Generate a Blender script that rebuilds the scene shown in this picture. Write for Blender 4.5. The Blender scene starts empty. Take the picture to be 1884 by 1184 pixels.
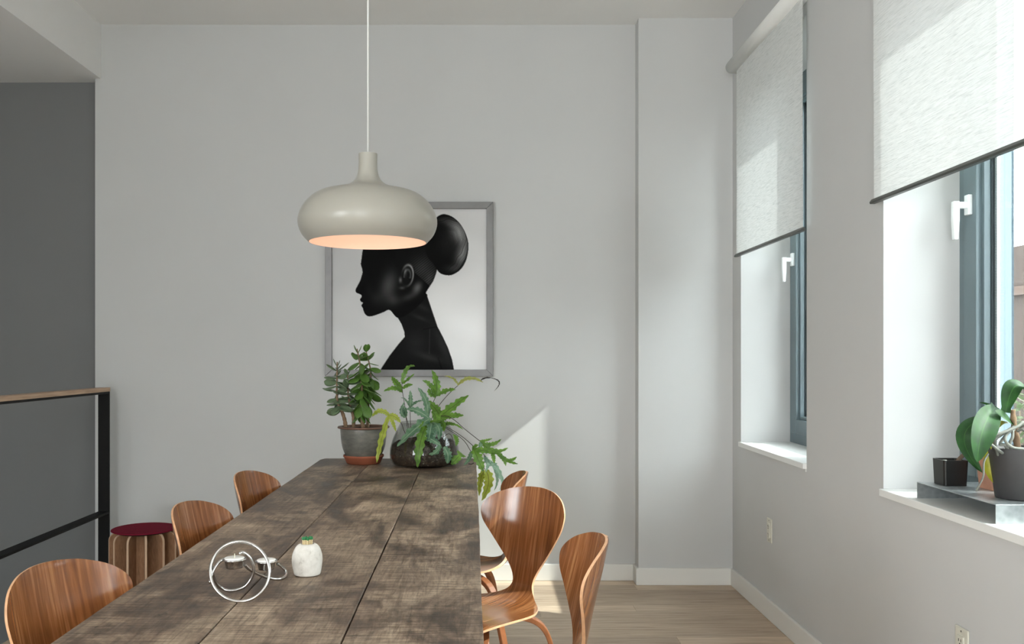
import bpy, math, random
import numpy as np
from mathutils import Vector, Matrix, noise as mnoise

R = random.Random(7)
SC = bpy.context.scene
COL = SC.collection
PI = math.pi

# ------------------------------------------------------------------ camera
F, CX, CY, H = 1650.0, 885.0, 655.0, 1.27        # focal length and vanishing point in pixels, eye height in metres
cam_d = bpy.data.cameras.new('camera')
cam = bpy.data.objects.new('camera', cam_d)
COL.objects.link(cam)
cam.location = (0, 0, H)
cam.rotation_euler = (PI / 2, 0, 0)
cam_d.sensor_width = 36.0
cam_d.lens = F * 36.0 / 1884.0
cam_d.shift_x = (942 - CX) / 1884.0
cam_d.shift_y = (CY - 592) / 1884.0
cam_d.clip_start = 0.05
SC.camera = cam

# ------------------------------------------------------------------ world, sun, exposure
W = bpy.data.worlds.new('world'); SC.world = W
W.use_nodes = True
bg = W.node_tree.nodes['Background']
bg.inputs['Color'].default_value = (0.955, 0.98, 1.0, 1)
bg.inputs['Strength'].default_value = 9.0
sun_d = bpy.data.lights.new('sun', 'SUN')
sun = bpy.data.objects.new('sun', sun_d); COL.objects.link(sun)
sun_d.energy = 7.5
sun_d.angle = math.radians(0.7)
sun_d.color = (1.0, 0.96, 0.90)
SUN_DIR = Vector((-1.0, 0.315, -0.82)).normalized()
sun.rotation_euler = SUN_DIR.to_track_quat('-Z', 'Y').to_euler()
SC.view_settings.view_transform = 'Standard'
SC.view_settings.look = 'None'
SC.view_settings.exposure = 0.92
SC.view_settings.gamma = 1.0
SC.view_settings.use_curve_mapping = False
SC.cycles.diffuse_bounces = 8
SC.cycles.max_bounces = 14
SC.cycles.transparent_max_bounces = 24

# seen and added window openings: sky portals so that daylight through them renders cleanly
WINS = [(3.856, 4.83), (1.72, 3.12), (0.10, 1.08), (-1.28, -0.30), (-2.99, -2.01)]  # first two are in view; the others are unseen, added for daylight
ZSILL, ZHEAD = 0.785, 2.74
REAR = [(-1.50, -0.05)]            # unseen glazed doors added in the rear wall for fill light
RZ0, RZ1 = 0.08, 2.55
LEFT = (-2.9, -0.2); LZ0, LZ1 = 0.75, 2.60      # unseen wide window added behind the camera to light the right wall
def portal(loc, rot, sx, sy):
    d = bpy.data.lights.new('window_portal', 'AREA'); d.shape = 'RECTANGLE'; d.size = sx; d.size_y = sy
    d.cycles.is_portal = True
    o = bpy.data.objects.new('window_portal', d); COL.objects.link(o)
    o.location = loc; o.rotation_euler = rot
for a, b in WINS:
    portal((1.80, (a + b) / 2, (ZSILL + ZHEAD) / 2), (0, PI / 2, 0), ZHEAD - ZSILL, b - a)
for a, b in REAR:
    portal(((a + b) / 2, -3.75, (RZ0 + RZ1) / 2), (PI / 2, 0, 0), b - a, RZ1 - RZ0)

portal((-3.58, (LEFT[0] + LEFT[1]) / 2, (LZ0 + LZ1) / 2), (0, -PI / 2, 0), LZ1 - LZ0, LEFT[1] - LEFT[0])

# ------------------------------------------------------------------ helpers
def P(px, py, Y):
    return Vector(((px - CX) * Y / F, Y, H - (py - CY) * Y / F))

def lin(c):
    c = c / 255.0
    return c / 12.92 if c <= 0.04045 else ((c + 0.055) / 1.055) ** 2.4

def rgb(r, g, b):
    return (lin(r), lin(g), lin(b), 1.0)

class MB:
    def __init__(s):
        s.v, s.f, s.m, s.uv, s.sm = [], [], [], [], []
    def quad(s, idx, m=0, uv=None, smooth=False):
        s.f.append(tuple(idx)); s.m.append(m); s.uv.append(uv); s.sm.append(smooth)
    def box(s, x0, x1, y0, y1, z0, z1, m=0):
        b = len(s.v)
        for z in (z0, z1):
            for x, y in ((x0, y0), (x1, y0), (x1, y1), (x0, y1)):
                s.v.append((x, y, z))
        for q in ((0, 3, 2, 1), (4, 5, 6, 7), (0, 1, 5, 4), (1, 2, 6, 5), (2, 3, 7, 6), (3, 0, 4, 7)):
            s.quad([b + i for i in q], m)
        return s
    def prism(s, pts, axis, a0, a1, m=0, smooth=False):
        """extrude closed 2D outline along axis 'x','y','z'"""
        b = len(s.v); n = len(pts)
        def mk(p, a):
            return {'x': (a, p[0], p[1]), 'y': (p[0], a, p[1]), 'z': (p[0], p[1], a)}[axis]
        for a in (a0, a1):
            for p in pts: s.v.append(mk(p, a))
        s.quad([b + i for i in range(n)][::-1], m)
        s.quad([b + n + i for i in range(n)], m)
        for i in range(n):
            j = (i + 1) % n
            s.quad((b + i, b + j, b + n + j, b + n + i), m, smooth=smooth)
        return s
    def lathe(s, prof, n=32, m=0, c=(0, 0, 0), cap0=False, cap1=False, jitter=None):
        b = len(s.v)
        for r, z in prof:
            for k in range(n):
                a = 2 * PI * k / n
                p = Vector((r * math.cos(a), r * math.sin(a), z))
                if jitter: p = jitter(p)
                s.v.append((p.x + c[0], p.y + c[1], p.z + c[2]))
        for i in range(len(prof) - 1):
            for k in range(n):
                k2 = (k + 1) % n
                s.quad((b + i * n + k, b + i * n + k2, b + (i + 1) * n + k2, b + (i + 1) * n + k), m, smooth=True)
        if cap0: s.quad([b + k for k in range(n)][::-1], m)
        if cap1: s.quad([b + (len(prof) - 1) * n + k for k in range(n)], m)
        return s
    def sweep(s, pts, rad, n=8, m=0, flat=None, up=None, closed=False, cap=True, smooth=True):
        """tube along pts; rad: number or list; flat=(a,b): rectangular section half sizes"""
        pts = [Vector(p) for p in pts]; N = len(pts); b = len(s.v)
        T = []
        for i in range(N):
            if closed: t = pts[(i + 1) % N] - pts[i - 1]
            else: t = pts[min(i + 1, N - 1)] - pts[max(i - 1, 0)]
            T.append(t.normalized())
        u = Vector(up) if up else (Vector((0, 0, 1)) if abs(T[0].z) < 0.9 else Vector((1, 0, 0)))
        nr = (u - T[0] * u.dot(T[0])).normalized()
        if flat: ring = [(-flat[0], -flat[1]), (flat[0], -flat[1]), (flat[0], flat[1]), (-flat[0], flat[1])]
        else: ring = [(math.cos(2 * PI * k / n), math.sin(2 * PI * k / n)) for k in range(n)]
        n = len(ring)
        for i in range(N):
            t = T[i]
            nr = (nr - t * nr.dot(t)).normalized()
            bi = t.cross(nr)
            r = 1.0 if (flat and not isinstance(rad, (list, tuple))) else (rad[i] if isinstance(rad, (list, tuple)) else rad)
            for a, c in ring:
                p = pts[i] + bi * (a * r) + nr * (c * r)
                s.v.append(tuple(p))
        L = N if closed else N - 1
        for i in range(L):
            i2 = (i + 1) % N
            for k in range(n):
                k2 = (k + 1) % n
                s.quad((b + i * n + k, b + i * n + k2, b + i2 * n + k2, b + i2 * n + k), m, smooth=smooth and not flat)
        if cap and not closed:
            s.quad([b + k for k in range(n)][::-1], m)
            s.quad([b + (N - 1) * n + k for k in range(n)], m)
        return s
    def sphere(s, c, r, n=10, k=6, m=0, sc=(1, 1, 1)):
        prof = [(max(1e-4, r * math.sin(PI * i / k)), -r * math.cos(PI * i / k)) for i in range(k + 1)]
        b = len(s.v)
        s.lathe(prof, n, m)
        for i in range(b, len(s.v)):
            v = s.v[i]; s.v[i] = (c[0] + v[0] * sc[0], c[1] + v[1] * sc[1], c[2] + v[2] * sc[2])
        return s
    def mesh(s, name, off=None):
        me = bpy.data.meshes.new(name)
        v = s.v if off is None else [(p[0] - off[0], p[1] - off[1], p[2] - off[2]) for p in s.v]
        me.from_pydata(v, [], s.f)
        me.polygons.foreach_set('material_index', s.m)
        me.polygons.foreach_set('use_smooth', s.sm)
        if any(u is not None for u in s.uv):
            L = me.uv_layers.new(name='UVMap')
            for p, u in zip(me.polygons, s.uv):
                if u:
                    for k, li in enumerate(p.loop_indices): L.data[li].uv = u[k]
        me.update()
        return me

def link(name, me, mats, parent=None, loc=None, bevel=0, seg=2):
    o = bpy.data.objects.new(name, me)
    COL.objects.link(o)
    if not isinstance(mats, (list, tuple)): mats = [mats]
    if not me.materials:
        for m in mats: me.materials.append(m)
    if parent: o.parent = parent
    if loc is not None: o.location = loc
    if bevel:
        b = o.modifiers.new('bevel', 'BEVEL'); b.width = bevel; b.segments = seg; b.limit_method = 'ANGLE'
        b.harden_normals = False
    return o

def tag(o, label=None, cat=None, group=None, kind=None):
    if label: o['label'] = label
    if cat: o['category'] = cat
    if group: o['group'] = group
    if kind: o['kind'] = kind
    return o

def thing(name, label, cat, loc=(0, 0, 0), rotz=0.0, group=None, kind=None):
    o = bpy.data.objects.new(name, None); COL.objects.link(o)
    o.empty_display_size = 0.1
    o.location = loc; o.rotation_euler = (0, 0, rotz)
    return tag(o, label, cat, group, kind)

def part(name, mb, mats, parent, world=False, bevel=0, seg=2):
    off = None
    if world:
        off = Vector((0, 0, 0)); p = parent
        while p: off += Vector(p.location); p = p.parent
    return link(name, mb.mesh(name, off), mats, parent, bevel=bevel, seg=seg)

def struct(name, mb, mats, label, cat, bevel=0):
    o = link(name, mb.mesh(name), mats, bevel=bevel)
    return tag(o, label, cat, kind='structure')

def copy_tree(o, parent=None):
    c = o.copy(); COL.objects.link(c); c.parent = parent
    for ch in list(o.children): copy_tree(ch, c)
    return c

def catmull(pts, n):
    """smooth list of n tuples through pts (any dimension)"""
    pts = [np.array(p, float) for p in pts]
    P_ = [2 * pts[0] - pts[1]] + pts + [2 * pts[-1] - pts[-2]]
    out = []
    S = len(pts) - 1
    for i in range(n):
        u = i / (n - 1) * S
        k = min(int(u), S - 1); t = u - k
        a, b, c, d = P_[k], P_[k + 1], P_[k + 2], P_[k + 3]
        out.append(0.5 * ((2 * b) + (-a + c) * t + (2 * a - 5 * b + 4 * c - d) * t * t + (-a + 3 * b - 3 * c + d) * t ** 3))
    return out

def smooth3(pts, n):
    return [Vector(p) for p in catmull([tuple(p) for p in pts], n)]

# ------------------------------------------------------------------ materials
class NT:
    def __init__(s, name):
        s.m = bpy.data.materials.new(name); s.m.use_nodes = True
        s.t = s.m.node_tree; s.t.nodes.clear()
        s.out = s.n('ShaderNodeOutputMaterial')
    def n(s, kind, **kw):
        nd = s.t.nodes.new(kind)
        for k, v in kw.items(): setattr(nd, k, v)
        return nd
    def l(s, a, b): s.t.links.new(a, b)
    def coords(s, scale=(1, 1, 1), uv=False, rot=(0, 0, 0)):
        tc = s.n('ShaderNodeTexCoord'); mp = s.n('ShaderNodeMapping')
        mp.inputs['Scale'].default_value = scale; mp.inputs['Rotation'].default_value = rot
        s.l(tc.outputs['UV' if uv else 'Object'], mp.inputs['Vector'])
        return mp.outputs['Vector']
    def noise(s, vec, scale, detail=4, rough=0.55, dist=0.0):
        nd = s.n('ShaderNodeTexNoise')
        nd.inputs['Scale'].default_value = scale; nd.inputs['Detail'].default_value = detail
        nd.inputs['Roughness'].default_value = rough; nd.inputs['Distortion'].default_value = dist
        if vec is not None: s.l(vec, nd.inputs['Vector'])
        return nd.outputs['Fac']
    def ramp(s, fac, stops):
        r = s.n('ShaderNodeValToRGB'); e = r.color_ramp.elements
        while len(e) < len(stops): e.new(0.5)
        for i, (p, c) in enumerate(stops): e[i].position = p; e[i].color = c
        s.l(fac, r.inputs['Fac']); return r.outputs['Color']
    def mix(s, fac, a, b, mode='MIX'):
        m = s.n('ShaderNodeMix', data_type='RGBA', blend_type=mode)
        for sock, val in ((m.inputs['Factor'], fac), (m.inputs['A'], a), (m.inputs['B'], b)):
            pass
        for nm, val in (('Factor', fac), ('A', a), ('B', b)):
            sk = [i for i in m.inputs if i.name == nm and (i.type == 'VALUE' if nm == 'Factor' else i.type == 'RGBA')][0]
            if hasattr(val, 'links'): s.l(val, sk)
            else: sk.default_value = val
        return [o for o in m.outputs if o.type == 'RGBA'][0]
    def math(s, op, a, b=0.5):
        m = s.n('ShaderNodeMath', operation=op)
        for i, v in enumerate((a, b)):
            if hasattr(v, 'links'): s.l(v, m.inputs[i])
            else: m.inputs[i].default_value = v
        return m.outputs[0]
    def bsdf(s, color, rough=0.5, metal=0.0, bump=None, bstr=0.2, bdist=0.01, spec=0.5, **kw):
        b = s.n('ShaderNodeBsdfPrincipled')
        for nm, v in (('Base Color', color), ('Roughness', rough), ('Metallic', metal), ('Specular IOR Level', spec)):
            if hasattr(v, 'links'): s.l(v, b.inputs[nm])
            else: b.inputs[nm].default_value = v
        for k, v in kw.items(): b.inputs[k.replace('_', ' ')].default_value = v
        if bump is not None:
            bp = s.n('ShaderNodeBump'); bp.inputs['Strength'].default_value = bstr; bp.inputs['Distance'].default_value = bdist
            s.l(bump, bp.inputs['Height']); s.l(bp.outputs['Normal'], b.inputs['Normal'])
        return b
    def done(s, sh):
        s.l(sh.outputs[0], s.out.inputs['Surface']); return s.m

def plain(name, col, rough=0.5, metal=0.0, var=0.06, scale=8, bstr=0.0, spec=0.5, **kw):
    t = NT(name); v = t.coords()
    f = t.noise(v, scale, 4)
    d = tuple(c * (1 - var) for c in col[:3]) + (1,); u = tuple(min(1, c * (1 + var)) for c in col[:3]) + (1,)
    c = t.ramp(f, [(0.3, d), (0.7, u)])
    b = t.bsdf(c, rough, metal, bump=t.noise(v, scale * 6, 3) if bstr else None, bstr=bstr, bdist=0.002, spec=spec, **kw)
    return t.done(b)

M = {}
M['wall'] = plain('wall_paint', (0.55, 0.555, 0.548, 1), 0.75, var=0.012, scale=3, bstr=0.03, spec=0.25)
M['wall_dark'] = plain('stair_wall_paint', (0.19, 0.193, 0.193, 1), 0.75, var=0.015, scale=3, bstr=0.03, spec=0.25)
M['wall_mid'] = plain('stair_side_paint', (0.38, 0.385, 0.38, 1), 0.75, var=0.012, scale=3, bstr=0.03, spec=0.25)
M['ceiling'] = plain('ceiling_paint', (0.80, 0.80, 0.79, 1), 0.8, var=0.01, scale=3, bstr=0.02, spec=0.2)
M['trim'] = plain('trim_paint', rgb(222, 221, 216), 0.45, var=0.01, scale=4)
M['sill'] = plain('sill_white', rgb(226, 227, 224), 0.4, var=0.02, scale=6)
M['outlet'] = plain('outlet_plastic', rgb(205, 203, 190), 0.35, var=0.01)
M['dark_hole'] = plain('dark_slot', rgb(30, 28, 26), 0.7)
M['frame'] = plain('window_frame_grey', rgb(98, 114, 120), 0.38, var=0.02)
M['frame_ext'] = plain('window_frame_pale', rgb(120, 138, 148), 0.4, var=0.02)
M['gasket'] = plain('gasket_dark', rgb(32, 42, 46), 0.6)
M['handle'] = plain('handle_white', rgb(222, 226, 226), 0.35, var=0.01)
M['lamp'] = plain('lamp_greige', rgb(164, 161, 151), 0.30, var=0.01)
M['lamp_in'] = plain('lamp_lining_white', rgb(240, 222, 208), 0.6, var=0.01)
M['cord'] = plain('cord_white', rgb(225, 225, 222), 0.5, var=0.01)
M['black'] = plain('black_steel', rgb(14, 13, 12), 0.55, var=0.1, spec=0.2)
M['steel'] = plain('polished_steel', rgb(205, 203, 200), 0.16, metal=1.0, var=0.02)
M['alu'] = plain('brushed_aluminium', rgb(112, 111, 110), 0.42, metal=0.6, var=0.06, scale=20)
M['wax'] = plain('candle_wax', rgb(244, 242, 236), 0.45, var=0.01)
M['wick'] = plain('wick', rgb(235, 228, 205), 0.8)
M['match_wood'] = plain('match_wood', rgb(226, 205, 160), 0.7, var=0.08, scale=60)
M['match_head'] = plain('match_head_green', rgb(40, 120, 70), 0.5, var=0.2, scale=200)
M['terracotta'] = plain('terracotta', rgb(150, 84, 58), 0.75, var=0.12, scale=14, bstr=0.1)
M['terracotta_pale'] = plain('terracotta_pale', rgb(186, 136, 112), 0.8, var=0.1, scale=18, bstr=0.1)
M['pot_black'] = plain('black_ceramic', rgb(22, 23, 23), 0.3, var=0.05)
M['pot_grey'] = plain('grey_pot', rgb(58, 57, 57), 0.6, var=0.06, scale=20, bstr=0.05)
M['bark'] = plain('jade_bark', rgb(128, 104, 80), 0.85, var=0.3, scale=40, bstr=0.4)
M['twig'] = plain('twig_brown', rgb(92, 76, 60), 0.85, var=0.3, scale=60, bstr=0.4)
M['stem_dark'] = plain('fern_stem', rgb(58, 46, 40), 0.6, var=0.2, scale=50)
M['root'] = plain('orchid_root', rgb(112, 114, 106), 0.75, var=0.18, scale=60, bstr=0.2)
M['soil'] = plain('potting_soil', rgb(64, 52, 44), 0.95, var=0.6, scale=70, bstr=0.8)
def m_soil():
    t = NT('chunky_soil'); v = t.coords()
    c = t.ramp(t.noise(v, 60, 6, 0.7), [(0.3, rgb(38, 30, 26)), (0.55, rgb(78, 64, 54)), (0.7, rgb(120, 102, 86))])
    vo = t.n('ShaderNodeTexVoronoi'); vo.inputs['Scale'].default_value = 70; t.l(v, vo.inputs['Vector'])
    sp = t.ramp(vo.outputs['Distance'], [(0.10, (1, 1, 1, 1)), (0.16, (0, 0, 0, 1))])
    pick = t.ramp(t.noise(v, 25, 2), [(0.55, (0, 0, 0, 1)), (0.6, (1, 1, 1, 1))])
    c = t.mix(t.math('MULTIPLY', sp, pick), c, rgb(196, 186, 170))
    return t.done(t.bsdf(c, 0.95, bump=t.noise(v, 90, 5), bstr=0.9, bdist=0.004, spec=0.2))
M['soil_chunky'] = m_soil()
M['felt'] = plain('burgundy_felt', rgb(112, 24, 44), 0.95, var=0.15, scale=120, bstr=0.3, spec=0.1)
M['leg_wood'] = plain('chair_leg_wood', rgb(128, 78, 46), 0.35, var=0.18, scale=24)
M['branch_pale'] = plain('bare_branch', rgb(150, 140, 132), 0.9, var=0.15, scale=20)

def m_kraft():
    t = NT('kraft_paper'); v = t.coords((60, 60, 6))
    c = t.ramp(t.noise(v, 6, 5), [(0.3, rgb(120, 88, 64)), (0.7, rgb(150, 114, 86))])
    return t.done(t.bsdf(c, 0.85, bump=t.noise(v, 20, 2), bstr=0.1, bdist=0.002, spec=0.2))
M['kraft'] = m_kraft()
M['kraft_edge'] = plain('kraft_edge_pale', rgb(184, 156, 130), 0.7, var=0.06)

def m_floor():
    t = NT('oak_plank')
    oi = t.n('ShaderNodeObjectInfo')
    tc = t.n('ShaderNodeTexCoord')
    geo = t.n('ShaderNodeNewGeometry')
    add = t.n('ShaderNodeVectorMath', operation='ADD')
    sc = t.n('ShaderNodeVectorMath', operation='SCALE'); sc.inputs['Scale'].default_value = 37.0
    cmb = t.n('ShaderNodeCombineXYZ')
    t.l(oi.outputs['Random'], cmb.inputs[0]); t.l(oi.outputs['Random'], cmb.inputs[1])
    t.l(cmb.outputs[0], sc.inputs[0]); t.l(geo.outputs['Position'], add.inputs[0]); t.l(sc.outputs[0], add.inputs[1])
    mp = t.n('ShaderNodeMapping'); mp.inputs['Scale'].default_value = (1.3, 17, 1)
    t.l(add.outputs[0], mp.inputs['Vector'])
    g = t.noise(mp.outputs['Vector'], 3.0, 6, 0.6, 0.6)
    c1 = t.ramp(g, [(0.25, rgb(172, 152, 132)), (0.5, rgb(206, 188, 168)), (0.75, rgb(224, 208, 190))])
    tone = t.ramp(oi.outputs['Random'], [(0.0, rgb(196, 190, 184)), (0.5, rgb(226, 222, 216)), (1.0, rgb(248, 244, 238))])
    c = t.mix(1.0, c1, tone, 'MULTIPLY')
    return t.done(t.bsdf(c, 0.5, bump=g, bstr=0.12, bdist=0.002, spec=0.4))
M['floor'] = m_floor()
M['subfloor'] = plain('subfloor', rgb(70, 58, 48), 0.9)

def m_table():
    t = NT('old_table_wood')
    geo = t.n('ShaderNodeNewGeometry')
    oi = t.n('ShaderNodeObjectInfo')
    add = t.n('ShaderNodeVectorMath', operation='ADD')
    cmb = t.n('ShaderNodeCombineXYZ')
    k = t.math('MULTIPLY', oi.outputs['Random'], 23.0)
    t.l(k, cmb.inputs[0]); t.l(k, cmb.inputs[1])
    t.l(geo.outputs['Position'], add.inputs[0]); t.l(cmb.outputs[0], add.inputs[1])
    def mp(sx, sy):
        m = t.n('ShaderNodeMapping'); m.inputs['Scale'].default_value = (sx, sy, 1)
        t.l(add.outputs[0], m.inputs['Vector']); return m.outputs['Vector']
    grain = t.noise(mp(30, 2.4), 3.2, 9, 0.72, 0.8)
    saw = t.noise(mp(3.0, 64), 3.2, 6, 0.75, 0.4)
    patch = t.noise(mp(3.6, 2.0), 1.5, 6, 0.66, 0.7)
    spot = t.noise(mp(30, 22), 2.0, 3, 0.6)
    base = t.ramp(patch, [(0.36, rgb(84, 70, 60)), (0.46, rgb(132, 113, 98)), (0.55, rgb(176, 156, 137)), (0.68, rgb(212, 193, 172))])
    gr = t.ramp(grain, [(0.30, rgb(140, 132, 124)), (0.52, rgb(226, 222, 216)), (0.7, rgb(255, 252, 248))])
    c = t.mix(0.85, base, gr, 'MULTIPLY')
    sw = t.ramp(saw, [(0.36, rgb(150, 142, 134)), (0.56, rgb(252, 250, 247))])
    c = t.mix(0.9, c, sw, 'MULTIPLY')
    dk = t.ramp(t.noise(mp(2.2, 1.5), 2.3, 6, 0.7, 1.2), [(0.52, (0, 0, 0, 1)), (0.70, (1, 1, 1, 1))])
    c = t.mix(t.math('MULTIPLY', dk, 0.7), c, rgb(56, 46, 40))
    pit = t.ramp(spot, [(0.27, (1, 1, 1, 1)), (0.31, (0, 0, 0, 1))])
    c = t.mix(t.math('MULTIPLY', pit, 0.7), c, rgb(24, 20, 18))
    h = t.math('ADD', t.math('MULTIPLY', grain, 0.7), t.math('MULTIPLY', saw, 0.5))
    rg = t.ramp(patch, [(0.3, (0.36,) * 3 + (1,)), (0.7, (0.56,) * 3 + (1,))])
    return t.done(t.bsdf(c, rg, bump=h, bstr=0.5, bdist=0.003, spec=0.45))
M['table'] = m_table()

def m_walnut(name, dark, mid, light, rough=0.28):
    t = NT(name)
    v = t.coords((95, 4.0, 1), uv=True)
    g = t.noise(v, 1.0, 6, 0.6, 0.4)
    w = t.noise(t.coords((14, 1.6, 1), uv=True), 1.0, 3, 0.5, 0.5)
    s = t.math('ADD', t.math('MULTIPLY', g, 0.6), t.math('MULTIPLY', w, 0.4))
    c = t.ramp(s, [(0.32, dark), (0.5, mid), (0.66, light)])
    return t.done(t.bsdf(c, rough, bump=g, bstr=0.05, bdist=0.001, spec=0.5, Coat_Weight=0.4, Coat_Roughness=0.15))
M['walnut'] = m_walnut('walnut_veneer', rgb(86, 48, 25), rgb(136, 84, 47), rgb(178, 126, 82), 0.2)
M['ply_edge'] = plain('plywood_edge', rgb(205, 160, 122), 0.45, var=0.12, scale=60)

def m_oakcap():
    t = NT('handrail_oak'); v = t.coords((30, 2, 30))
    c = t.ramp(t.noise(v, 3, 5), [(0.3, rgb(160, 132, 108)), (0.7, rgb(196, 168, 142))])
    return t.done(t.bsdf(c, 0.5))
M['oak'] = m_oakcap()

def m_blind():
    t = NT('blind_fabric')
    v = t.coords((1, 5, 110))
    s = t.noise(v, 2.6, 6, 0.75, 0.6)
    c = t.ramp(s, [(0.32, rgb(198, 201, 199)), (0.5, rgb(229, 231, 229)), (0.68, rgb(241, 242, 241))])
    d = t.n('ShaderNodeBsdfDiffuse'); tr = t.n('ShaderNodeBsdfTranslucent'); tp = t.n('ShaderNodeBsdfTransparent')
    t.l(c, d.inputs['Color'])
    ct = t.mix(1.0, c, (0.92, 0.95, 0.96, 1), 'MULTIPLY'); t.l(ct, tr.inputs['Color'])
    m1 = t.n('ShaderNodeMixShader'); m1.inputs[0].default_value = 0.135
    t.l(d.outputs[0], m1.inputs[1]); t.l(tr.outputs[0], m1.inputs[2])
    m2 = t.n('ShaderNodeMixShader'); m2.inputs[0].default_value = 0.085
    t.l(m1.outputs[0], m2.inputs[1]); t.l(tp.outputs[0], m2.inputs[2])
    return t.done(m2)
M['blind'] = m_blind()

def m_glass(name, tint, gloss_rough=0.02, ior=1.45):
    t = NT(name)
    tp = t.n('ShaderNodeBsdfTransparent'); tp.inputs['Color'].default_value = tint
    g = t.n('ShaderNodeBsdfGlossy'); g.inputs['Roughness'].default_value = gloss_rough
    lw = t.n('ShaderNodeLayerWeight'); lw.inputs['Blend'].default_value = 0.5
    f0 = ((ior - 1) / (ior + 1)) ** 2
    fr = t.math('ADD', t.math('MULTIPLY', t.math('POWER', lw.outputs['Facing'], 5.0), 1 - f0), f0)
    m = t.n('ShaderNodeMixShader')
    t.l(fr, m.inputs[0]); t.l(tp.outputs[0], m.inputs[1]); t.l(g.outputs[0], m.inputs[2])
    return t.done(m)
M['glass'] = m_glass('window_glass', (0.85, 0.87, 0.87, 1))
M['door_glass'] = m_glass('door_glass', (0.97, 0.98, 0.98, 1))  # clear glass of the unseen openings added for fill light
M['vase_glass'] = m_glass('vase_glass', (0.86, 0.87, 0.86, 1), 0.03, 1.5)

def m_leaf(name, dark, light, vein, rough=0.4, trans=0.3, vein_w=0.10):
    t = NT(name)
    f = t.noise(t.coords(), 28, 4)
    c = t.ramp(f, [(0.3, dark), (0.7, light)])
    tc = t.n('ShaderNodeTexCoord'); sp = t.n('ShaderNodeSeparateXYZ'); t.l(tc.outputs['UV'], sp.inputs[0])
    a = t.math('ABSOLUTE', t.math('SUBTRACT', sp.outputs[0], 0.5))
    vm = t.math('LESS_THAN', a, vein_w / 2)
    c = t.mix(t.math('MULTIPLY', vm, 0.6), c, vein)
    b = t.bsdf(c, rough, spec=0.4)
    tr = t.n('ShaderNodeBsdfTranslucent'); t.l(c, tr.inputs['Color'])
    m = t.n('ShaderNodeMixShader'); m.inputs[0].default_value = trans
    t.l(b.outputs[0], m.inputs[1]); t.l(tr.outputs[0], m.inputs[2])
    return t.done(m)
M['fern_green'] = m_leaf('fern_green', rgb(74, 112, 44), rgb(122, 164, 66), rgb(70, 80, 40))
M['fern_blue'] = m_leaf('fern_blue_green', rgb(66, 104, 78), rgb(126, 160, 126), rgb(170, 190, 160))
M['fern_pale'] = m_leaf('fern_pale', rgb(120, 160, 136), rgb(170, 200, 176), rgb(180, 205, 180))
M['fern_yellow'] = m_leaf('fern_yellow', rgb(150, 168, 56), rgb(196, 206, 96), rgb(110, 100, 50), trans=0.4)
M['fern_dry'] = m_leaf('fern_dry', rgb(120, 128, 60), rgb(176, 180, 104), rgb(110, 90, 50))
M['fern_dark'] = plain('fern_dead', rgb(44, 38, 34), 0.8)
M['jade_green'] = m_leaf('jade_green', rgb(62, 94, 40), rgb(98, 134, 58), rgb(90, 120, 60), 0.32, 0.08, 0.0)
M['jade_grey'] = m_leaf('jade_grey_green', rgb(82, 104, 74), rgb(124, 142, 108), rgb(90, 120, 60), 0.38, 0.08, 0.0)
M['orchid_leaf'] = m_leaf('orchid_leaf', rgb(20, 54, 20), rgb(36, 84, 28), rgb(58, 104, 40), 0.55, 0.16, 0.05)
M['orchid_yellow'] = m_leaf('orchid_yellow', rgb(146, 150, 40), rgb(186, 180, 62), rgb(170, 170, 70), 0.4, 0.3, 0.05)
M['garden_leaf'] = m_leaf('garden_leaf', rgb(58, 78, 42), rgb(92, 112, 66), rgb(90, 110, 66), 0.6, 0.3, 0.0)

def m_glaze():
    t = NT('grey_glaze'); v = t.coords((4, 4, 10))
    c = t.ramp(t.noise(v, 4, 6, 0.65), [(0.3, rgb(84, 84, 78)), (0.55, rgb(112, 110, 102)), (0.72, rgb(134, 128, 116))])
    return t.done(t.bsdf(c, 0.32, bump=t.noise(t.coords(), 60, 3), bstr=0.06, bdist=0.002))
M['glaze'] = m_glaze()
M['pot_rim'] = plain('pot_rim_brown', rgb(112, 82, 66), 0.5, var=0.15, scale=20)

def m_galv():
    t = NT('galvanised_steel'); v = t.coords()
    vo = t.n('ShaderNodeTexVoronoi'); vo.inputs['Scale'].default_value = 60; t.l(v, vo.inputs['Vector'])
    f = t.noise(v, 14, 5)
    c = t.ramp(t.math('ADD', t.math('MULTIPLY', f, 0.7), t.math('MULTIPLY', vo.outputs['Distance'], 0.3)), [(0.25, rgb(158, 164, 166)), (0.7, rgb(202, 207, 208))])
    r = t.ramp(f, [(0.3, (0.30,) * 3 + (1,)), (0.7, (0.44,) * 3 + (1,))])
    return t.done(t.bsdf(c, r, metal=0.9))
M['galv'] = m_galv()

def m_stone():
    t = NT('white_stone'); v = t.coords()
    f = t.noise(v, 30, 7, 0.65)
    c = t.ramp(f, [(0.28, rgb(150, 142, 132)), (0.42, rgb(206, 201, 192)), (0.7, rgb(228, 224, 216))])
    return t.done(t.bsdf(c, 0.85, bump=t.noise(v, 90, 5), bstr=0.35, bdist=0.002, spec=0.2))
M['stone'] = m_stone()

def m_stucco():
    t = NT('blue_grey_stucco'); v = t.coords()
    f = t.noise(v, 130, 5, 0.7)
    c = t.ramp(f, [(0.3, rgb(58, 72, 82)), (0.7, rgb(98, 114, 124))])
    return t.done(t.bsdf(c, 0.95, bump=f, bstr=0.9, bdist=0.006, spec=0.1))
M['stucco'] = m_stucco()

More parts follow.
